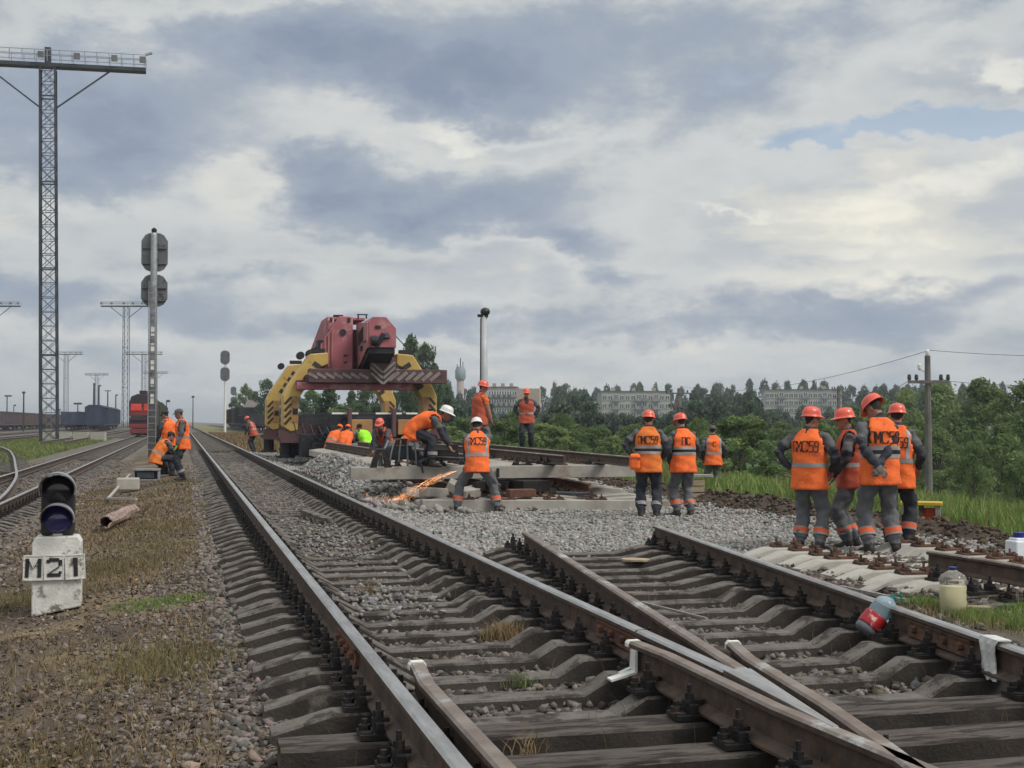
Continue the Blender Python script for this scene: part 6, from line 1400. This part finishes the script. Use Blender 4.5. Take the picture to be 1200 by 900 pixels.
# ------------------------------------------------------------------ trees
M['leafdark'] = mat('leaf_dark', (.115, .165, .082), (.085, .13, .07), .8, .8, attr='tone', transl=.45, spec=.15)
M['leafmid'] = mat('leaf_mid', (.185, .25, .095), (.135, .20, .078), .8, .8, attr='tone', transl=.48, spec=.15)
M['leaflight'] = mat('leaf_light', (.245, .31, .125), (.19, .25, .10), .8, .8, attr='tone', transl=.48, spec=.15)
M['leaffar'] = mat('leaf_far', (.12, .16, .11), (.09, .128, .095), .8, .85, attr='tone', transl=.45, spec=.1)  # bluish green, some distance haze put into the leaf colour
M['trunk'] = mat('tree_bark', (.09, .075, .06), (.06, .05, .042), 3, .95, 0, .3, 20)
def tree_proto(seed, kind, n=3600, ls=.055):
    """unit tree: height 1, crown radius about .4; returns (trunk mesh, crown mesh)"""
    g = np.random.default_rng(seed); rs = random.Random(seed)
    b = MB(); b.tube([(0, 0, -.05), (rs.uniform(-.02, .02), 0, .3), (rs.uniform(-.03, .03), rs.uniform(-.02, .02), .75)], [.028, .020, .008], 7)
    cl = []
    if kind == 'conifer':
        for k in range(60):
            z = .10+.88*k/60; rr = .30*(1-z)**.85+.01; a = rs.uniform(0, 2*PI)
            cl.append((rr*rs.uniform(.3, 1)*math.cos(a), rr*rs.uniform(.3, 1)*math.sin(a), z, .06+.05*(1-z)))
    else:
        low = {'bush': .02, 'round': .18, 'tall': .22, 'willow': .05}[kind]
        nn = {'bush': 100, 'round': 44, 'tall': 44, 'willow': 64}[kind]
        for k in range(nn):
            z = low+.05+(.93-low)*(rs.random()**(1.5 if kind == 'bush' else 1.)); t = (z-low)/(1-low)
            prof = {'bush': math.sqrt(max(0, 1-(t*1.02)**2.4))*.50, 'round': math.sin(PI*min(1, t*.93+.1))**.6*.42, 'tall': math.sin(PI*min(1, t*.9+.12))**.7*.27, 'willow': (1-t**2.2)*.46}[kind]
            a = rs.uniform(0, 2*PI); rr = prof*math.sqrt(rs.uniform(.12, 1))
            cl.append((rr*math.cos(a), rr*math.sin(a), z, rs.uniform(.06, .125)))
        for x, y, z, r_ in cl[:14]: b.tube([(0, 0, max(.12, z*.45)), (x*.55, y*.55, z*.8), (x, y, z)], [.011, .007, .002], 5)
    cl = np.array(cl); idx = g.integers(0, len(cl), n); c = cl[idx]
    d = g.normal(0, 1, (n, 3)); d /= np.linalg.norm(d, axis=1)[:, None]; rad = c[:, 3]*g.uniform(.35, 1.08, n)**.6
    P = c[:, :3]+d*rad[:, None]*np.array([1, 1, .8]); P[:, 2] = np.maximum(P[:, 2], .015)
    e1 = g.normal(0, 1, (n, 3)); e1 /= np.linalg.norm(e1, axis=1)[:, None]; e2 = np.cross(e1, d+g.normal(0, .6, (n, 3))); e2 /= np.linalg.norm(e2, axis=1)[:, None]+1e-6
    s = ls*g.uniform(.55, 1.25, n)[:, None]
    Q = np.stack([P-e1*s*.6, P+e2*s*.32, P+e1*s*.6, P-e2*s*.32], 1).reshape(-1, 3)
    F = np.arange(4*n).reshape(-1, 4)
    ctone = g.uniform(.65, 1.35, len(cl))[idx]*g.uniform(.75, 1.25, n); tone = np.repeat(ctone, 4)
    return b.mesh('trunk', 'trunk'), Q, F, tone
def mk(seed, kind, mt, n=3600, ls=.055):
    t, Q, F, tone = tree_proto(seed, kind, n, ls); return t, npmesh('crown', Q, F, mt, tone)
PR = {'willow': [mk(1, 'willow', 'leafmid', 9000, .034), mk(2, 'willow', 'leafmid', 9000, .034), mk(3, 'willow', 'leaflight', 9000, .034)], 'bush': [mk(4, 'bush', 'leafmid', 10000, .042), mk(5, 'bush', 'leaflight', 9000, .045)], 'bushdark': [mk(14, 'bush', 'leafmid', 14000, .042)],
      'round': [mk(6, 'round', 'leafdark', 5200, .045), mk(7, 'round', 'leafmid', 5200, .045), mk(8, 'round', 'leafdark', 5200, .045)], 'tall': [mk(9, 'tall', 'leafdark', 3800, .04), mk(10, 'tall', 'leafdark', 3800, .04)], 'conifer': [mk(11, 'conifer', 'leafdark', 4200, .045)],
      'far': [mk(20, 'round', 'leaffar', 1800, .075), mk(21, 'tall', 'leaffar', 1500, .07), mk(22, 'round', 'leaffar', 1800, .075), mk(23, 'willow', 'leaffar', 1800, .07)]}
def tree(kind, px, top, Z, wpx, label, group, name='tree', i=None, base=None):
    p = PZ(px, top, Z); u, v = UV(p); z0 = float(gz(u, v)) if base is None else base; H = p.z-z0; w = wpx*Z/1500
    t, c = PR[kind][(i if i is not None else random.randrange(99)) % len(PR[kind])]
    crown = {'willow': .92, 'bush': 1.0, 'bushdark': 1.0, 'round': .86, 'tall': .56, 'conifer': .6, 'far': .8}[kind]
    r = empty(name, Vector((p.x, p.y, z0)), random.uniform(0, 6.28), label, 'tree' if name == 'tree' else 'shrub', group); r.scale = (w/crown, w/crown, H)
    link('trunk', t, r); link('crown', c, r); return r
GF = 'trees of the far wood'; GN = 'willows and bushes below the embankment'
ADJ = ['leftmost', 'second', 'third', 'fourth', 'fifth', 'sixth', 'seventh', 'eighth', 'ninth', 'tenth']
# willow thicket at the right
for k, (px, top, Z, w, kd) in enumerate(((1195, 452, 96, 120, 0), (1150, 449, 108, 130, 1), (1100, 452, 118, 120, 2), (1062, 462, 112, 100, 2), (1225, 455, 88, 120, 1), (1030, 468, 125, 95, 1), (995, 478, 120, 90, 0), (955, 492, 118, 90, 1), (918, 496, 120, 80, 0), (1175, 500, 78, 95, 0), (1100, 505, 90, 85, 1), (1060, 510, 90, 70, 2), (1210, 520, 66, 70, 1))):
    tree('willow', px, top, Z, w, ['tall green willow filling the right edge', 'tallest willow right of the near power pole', 'pale green willow directly behind the near power pole', 'pale willow left of the near power pole', 'willow beyond the right edge', 'willow behind the head of the tall worker', 'willow behind the group of four workers', 'dark low willow behind the leftmost of the four workers', 'low willow right of the round dark bush', 'lower willow below the one at the right edge', 'low willow at the foot of the near power pole', 'low pale willow behind the rightmost of the four', 'low leafy willow cut by the right edge'][k], GN, i=kd)
tree('bushdark', 868, 489, 62, 108, 'big round dark green bush behind the worker in the dark cap', None, 'shrub')
tree('bush', 1141, 518, 74, 52, 'small rounded shrub standing alone in the grass right of the near pole', None, 'shrub', 0)
tree('bush', 717, 511, 84, 40, 'small pale green shrub left of the man with the orange bag', None, 'shrub', 1)
tree('bush', 1192, 545, 50, 40, 'low dark shrub at the right edge of the grass', None, 'shrub', 0)
for k, (px, top, Z, w, i) in enumerate(((590, 492, 76, 60, 0), (640, 497, 74, 66, 1), (668, 504, 80, 56, 0), (525, 500, 84, 50, 1), (548, 490, 92, 60, 0), (700, 500, 96, 60, 0), (745, 498, 100, 60, 0), (790, 500, 98, 60, 0), (660, 486, 105, 60, 0), (610, 480, 110, 60, 0), (495, 497, 96, 44, 0), (820, 492, 100, 56, 0))):
    tree('bush', px, top, Z, w, ['bright bush between the lamp post and the man facing the camera', 'pale leafy bush right of the man facing the camera', 'bush low behind the upper rail of the panels', 'pale bush behind the bending worker', 'bush behind the man in short sleeves', 'bush left of the small pale shrub', 'bush behind the small pale shrub', 'bush behind the braced poles', 'taller bush right of the tan block', 'taller bush below the tan block', 'bush right of the crane leg', 'bush left of the round dark bush'][k], GN, 'shrub', i)
# trees round the crane
for k, (px, top, Z, w, kd) in enumerate(((482, 398, 128, 34, 'tall'), (498, 404, 132, 36, 'tall'), (508, 430, 135, 30, 'tall'), (345, 465, 150, 44, 'round'), (385, 446, 140, 46, 'conifer'), (412, 458, 150, 30, 'conifer'), (437, 448, 140, 44, 'round'), (365, 458, 165, 40, 'round'), (462, 445, 150, 40, 'round'), (300, 459, 230, 26, 'conifer'), (288, 452, 240, 26, 'round'), (313, 445, 215, 26, 'tall'), (275, 470, 260, 22, 'round'), (327, 468, 200, 30, 'round'), (520, 452, 160, 46, 'round'), (425, 470, 130, 50, 'round'), (400, 476, 130, 50, 'round'))):
    tree(kd, px, top, Z, w, ['tallest dark tree rising right behind the crane boom', 'dark tree with bare gaps just right of the tallest one', 'slim dark tree at the right of the crane beam', 'round dark tree seen through the left crane leg', 'pointed spruce under the middle of the crane boom', 'small pointed spruce right of the first spruce', 'round tree beside the right inner crane leg', 'dark tree left of the spruce under the boom', 'dark tree between the two right crane legs', 'small far spruce left of the crane', 'far round tree above the dark train', 'slim far tree touching the left crane leg', 'far low tree behind the slim signal', 'far round tree behind the left crane leg', 'dark tree left of the water tower', 'low tree under the boom in the middle', 'low tree under the boom left of the middle'][k], 'trees behind the crane', i=k)
# the far wood, several rows deep
rs = random.Random(11); CNT = {}; NTH = ['first', 'second', 'third', 'fourth', 'fifth', 'sixth', 'seventh', 'eighth', 'ninth', 'tenth', 'eleventh', 'twelfth', 'thirteenth', 'fourteenth', 'fifteenth', 'sixteenth']
rows = ((150, 500, 900, 474, 12, 26, 40), (200, 560, 920, 466, 9, 30, 34), (280, 600, 1110, 460, 7, 34, 28), (360, 480, 1150, 456, 6, 40, 24), (560, 470, 1180, 449, 5, 46, 20))
def treeline(px):    # height of the tops in the photograph, roughly
    return float(np.interp(px, [470, 520, 545, 600, 650, 690, 720, 760, 800, 830, 870, 930, 1000, 1040, 1080, 1130, 1200], [450, 447, 455, 456, 452, 458, 448, 450, 452, 446, 446, 449, 450, 447, 450, 452, 450]))
for Z, x0, x1, top, jit, n, w in rows:
    for k in range(n):
        px = x0+(x1-x0)*(k+.5)/n+rs.uniform(-6, 6)
        tp = max(top, treeline(px) if Z > 500 else top)+rs.uniform(-jit*.5, jit)
        if Z > 250 and Z < 500:
            for a, bb in ((568, 640), (699, 797), (888, 998)):     # keep the blocks' upper storeys clear
                if a-8 < px < bb+8: tp = max(tp, (486 if a < 600 else 481 if a > 800 else 489)+rs.uniform(-3, 5))
        if Z == 200 or Z == 150:
            for a, bb in ((572, 640), (703, 793), (895, 995)):
                if a-4 < px < bb+4: tp = max(tp, 484+rs.uniform(0, 8))
        where = 'left of the tan ended block' if px < 570 else 'round the tan ended block' if px < 690 else 'round the middle apartment block' if px < 810 else 'left of the long apartment block' if px < 890 else 'round the long apartment block' if px < 1010 else 'above the willows at right'
        CNT[(Z, where)] = CNT.get((Z, where), -1)+1
        tree('far', px, tp, Z, w*rs.uniform(.85, 1.3), '%s tree from the left in the %s row %s' % (NTH[CNT[(Z, where)]], {150: 'nearest', 200: 'second', 280: 'third', 360: 'fourth', 560: 'farthest'}[Z], where), GF, i=k, base=-6. if Z > 250 else None)
# ------------------------------------------------------------------ grass, weeds, litter
M['grassg'] = mat('grass_green', (.21, .28, .085), (.155, .22, .068), 3, .8, attr='tone', transl=.3, spec=.15)
M['grassy'] = mat('grass_yellowish', (.22, .25, .095), (.17, .20, .08), 3, .85, attr='tone', transl=.35, spec=.1)
M['grasso'] = mat('grass_olive', (.21, .18, .085), (.16, .14, .07), 3, .85, attr='tone', transl=.3, spec=.1)
M['grassd'] = mat('grass_dry', (.30, .22, .12), (.22, .16, .09), 3, .85, attr='tone', transl=.2, spec=.1)
M['leaflitter'] = mat('dead_leaf', (.20, .15, .118), (.11, .082, .066), 8, .9, attr='tone', spec=.1)
def blades(name, u, v, h, w, material, label, lean=.35, tone=None, zoff=0.):
    n = len(u); a = rng.uniform(0, 2*PI, n); la = rng.uniform(0, 2*PI, n); l = np.abs(rng.normal(lean, .2, n))*h
    z0 = gz(u, v)+zoff; x, y = u*CT-v*ST, u*ST+v*CT
    dx, dy = np.cos(a)*w/2, np.sin(a)*w/2; bx_, by_ = np.cos(la)*l, np.sin(la)*l
    P = np.zeros((n, 5, 3))
    P[:, 0] = np.stack([x-dx, y-dy, z0-.01], 1); P[:, 1] = np.stack([x+dx, y+dy, z0-.01], 1)
    P[:, 2] = np.stack([x+dx*.8+bx_*.35, y+dy*.8+by_*.35, z0+h*.6], 1); P[:, 3] = np.stack([x-dx*.8+bx_*.35, y-dy*.8+by_*.35, z0+h*.6], 1)
    P[:, 4] = np.stack([x+bx_, y+by_, z0+h*.97], 1)
    i = np.arange(n)[:, None]*5
    F = np.concatenate([i+np.array([[0, 1, 2]]), i+np.array([[0, 2, 3]]), i+np.array([[3, 2, 4]])], 0)
    t = np.repeat(rng.uniform(.6, 1.45, n) if tone is None else tone, 5)
    o = link(name, npmesh(name, P.reshape(-1, 3), F, material, t)); return tag(o, label, None, None, 'stuff')
# tall grass on the slope at the right
n = 75000
v = 7+75*rng.random(n)**1.7; u = 10.45+edge_shift(v)+np.abs(rng.normal(0, 1, n))*(3+v*.22)
far_ = np.sqrt(u*u+v*v); cl = fb(u, v, .5, 41)
bu, bv = UV(PX(1080, 614, .10)); kp = ((u-bu)**2+((v-bv)/1.2)**2 > 1.1) & ~((u < bu+.6) & (np.abs(v-bv) < 1.2)); u, v, cl, far_ = u[kp], v[kp], cl[kp], far_[kp]; n = len(u)
h = (.22+.55*cl)*rng.uniform(.6, 1.25, n)*np.clip((u-10.6-edge_shift(v))/1.5+.35, .35, 1); 
blades('tall_grass', u, v, h, .006+.0011*far_, 'grassg', 'tall green grass growing down the slope beyond the earth ridge', .3, (.55+.9*cl)*rng.uniform(.7, 1.3, n))
n = 3000; v = 9+40*rng.random(n)**1.5; u = 10.9+edge_shift(v)+np.abs(rng.normal(0, 1, n))*(3+v*.2)
blades('dry_stalks', u, v, rng.uniform(.3, .8, n), .004+.0007*v, 'grassd', 'dry stalks among the tall grass of the slope', .2, rng.uniform(.6, 1.1, n))
# tufts on the brown verge
def tufts(cs, n, sd, h, mt, label, w=.006):
    us, vs = [], []
    for (px, py, k) in cs:
        c = PX(px, py, .02); cu, cv = UV(c); us.append(rng.normal(cu, sd*k, int(n*k))); vs.append(rng.normal(cv, sd*1.4*k, int(n*k)))
    u, v = np.concatenate(us), np.concatenate(vs); blades('grass', u, v, rng.uniform(h*.4, h, len(u)), w, mt, label, .5)
tufts([(165, 712, .9), (195, 709, .8), (222, 706, .5)], 700, .14, .05, 'grassg', 'short bright green weeds in a patch right of the dwarf signal')
tufts([(190, 800, .7), (20, 893, 1.0), (70, 893, .7), (150, 665, .9)], 450, .2, .055, 'grasso', 'thin olive weeds in patches on the brown verge')
tufts([(150, 660, 1.6), (120, 665, 1.3), (175, 640, 1.3), (60, 690, 1.0), (20, 690, 1.2), (190, 620, 1.6), (225, 570, 1.5), (250, 600, .9), (210, 780, 1.), (190, 780, .9)], 700, .25, .10, 'grasso', 'thin yellowing grass on the brown verge', .005)
u, v = area(26000, -2.3, .2, 4.6, 34, 1.6); k = fb(u, v, .55, 8)+rng.normal(0, .06, len(u)) > .47; u, v = u[k], v[k]
blades('dry_grass', u, v, rng.uniform(.02, .085, len(u)), .0035+.0004*v, 'grassd', 'flattened dry grass covering the brown verge', 1.1, rng.uniform(.4, 1.15, len(u)))
tufts([(1085, 715, .6), (1125, 722, .5), (1150, 728, .7), (1185, 735, 1.), (1200, 720, .8), (1088, 690, .4)], 900, .14, .11, 'grassg', 'green weeds round the yellowish bottle at lower right')
tufts([(1100, 722, .7), (1160, 735, .7)], 420, .18, .10, 'grassd', 'dry weeds round the plank at lower right')
def tuft_on(px, py, z, n, sd, h, mt, label):
    c = PX(px, py, z); cu, cv = UV(c); blades('weed_clump', rng.normal(cu, sd, n), rng.normal(cv, sd, n), rng.uniform(h*.3, h, n), .006, mt, label, .55, rng.uniform(.7, 1.3, n), z-float(gz(cu, cv))-.05)
tuft_on(590, 740, .12, 500, .075, .15, 'grassd', 'dry tan weed clump between the bearers of the turnout')
tuft_on(612, 790, .12, 160, .05, .07, 'grassg', 'small green weed beside the dry clump between the bearers')
tuft_on(430, 690, .12, 110, .06, .13, 'grassd', 'thin dry weeds between the sleepers near the left rail')
tuft_on(620, 880, .16, 60, .04, .16, 'grassd', 'single dry stalks at the bottom of the picture')
tuft_on(865, 665, .12, 60, .05, .12, 'grassd', 'dry stalks between the diverging rails')
# dead leaves and chips on the verge
def flakes(name, u, v, s, mt, label, tone):
    n = len(u); a = rng.uniform(0, 2*PI, n); z0 = gz(u, v)+rng.uniform(.004, .03, n); t1, t2 = rng.normal(0, .35, n), rng.normal(0, .35, n)
    P = np.zeros((n, 4, 3)); x, y = u*CT-v*ST, u*ST+v*CT
    for j, (p, q) in enumerate(((-.6, 0), (0, -.32), (.6, 0), (0, .32))):
        dx = (np.cos(a)*p-np.sin(a)*q)*s; dy = (np.sin(a)*p+np.cos(a)*q)*s; P[:, j] = np.stack([x+dx, y+dy, z0+(t1*p+t2*q)*s], 1)
    o = link(name, npmesh(name, P.reshape(-1, 3), np.arange(4*n).reshape(-1, 4), mt, np.repeat(tone, 4))); return tag(o, label, None, None, 'stuff')
u, v = area(20000, -2.4, .5, 4.6, 30, 1.7); flakes('leaf_litter', u, v, rng.uniform(.010, .045, len(u)), 'leaflitter', 'brown dead leaves and chips littering the verge', rng.uniform(.35, 1.5, len(u)))
u, v = area(2600, .4, 5.4, 4, 14, 1.2); flakes('leaf_litter', u, v, rng.uniform(.012, .045, len(u)), 'leaflitter', 'brown chips and leaves among the turnout ballast', rng.uniform(.35, 1.3, len(u)))
# far left green patch and dry verge beyond the crane
n = 16000; u = rng.uniform(-16, -6.9, n); v = rng.uniform(48, 145, n); blades('yard_grass', u, v, rng.uniform(.08, .3, n), 0.07, 'grassy', 'green grass patch between the siding and the yard tracks', .4, rng.uniform(.6, 1.3, n))
n = 9000; u = rng.uniform(3.3, 8, n); v = rng.uniform(62, 170, n); blades('dry_grass', u, v, rng.uniform(.1, .35, n), .07, 'grassd', 'dry tan grass beside the running track beyond the stooping worker', .4, rng.uniform(.6, 1.2, n)*.85)
u, v = area(700, -1.9, .2, 5, 16, 1.5); blades('dry_stalks', u, v, rng.uniform(.08, .24, 700), .0035, 'grassd', 'single dry stalks standing on the brown verge', .25, rng.uniform(.5, 1.1, 700))
u, v = area(420, .6, 5.2, 5.5, 14, 1.3); blades('dry_stalks', u, v, rng.uniform(.08, .26, 420), .0035, 'grassd', 'single dry stalks growing between the bearers', .3, rng.uniform(.5, 1.1, 420), .0)
u, v = area(1500, .5, 5.2, 6, 14, 1.2)
stones('ballast_stones', u, v, rng.uniform(.03, .07, len(u)), 'stone_dark', tones(len(u), .35, .03, .85), label='oily stones heaped a little higher in the cribs of the turnout', zoff=.01)
# ------------------------------------------------------------------ summer haze over the valley
hm = bpy.data.materials.new('haze'); hm.use_nodes = True; nt = hm.node_tree; nt.nodes.clear()
pv = nt.nodes.new('ShaderNodeVolumePrincipled'); pv.inputs['Color'].default_value = (.82, .88, .95, 1); pv.inputs['Density'].default_value = .00034; pv.inputs['Anisotropy'].default_value = .2
ou = nt.nodes.new('ShaderNodeOutputMaterial'); nt.links.new(pv.outputs[0], ou.inputs['Volume'])
hb = MB(); hb.box((0, 0, 0), (5600, 6600, 52)); M['haze'] = hm
hz_ = hb.build('haze', 'haze', None, (0, 3000, 18)); hz_['kind'] = 'stuff'
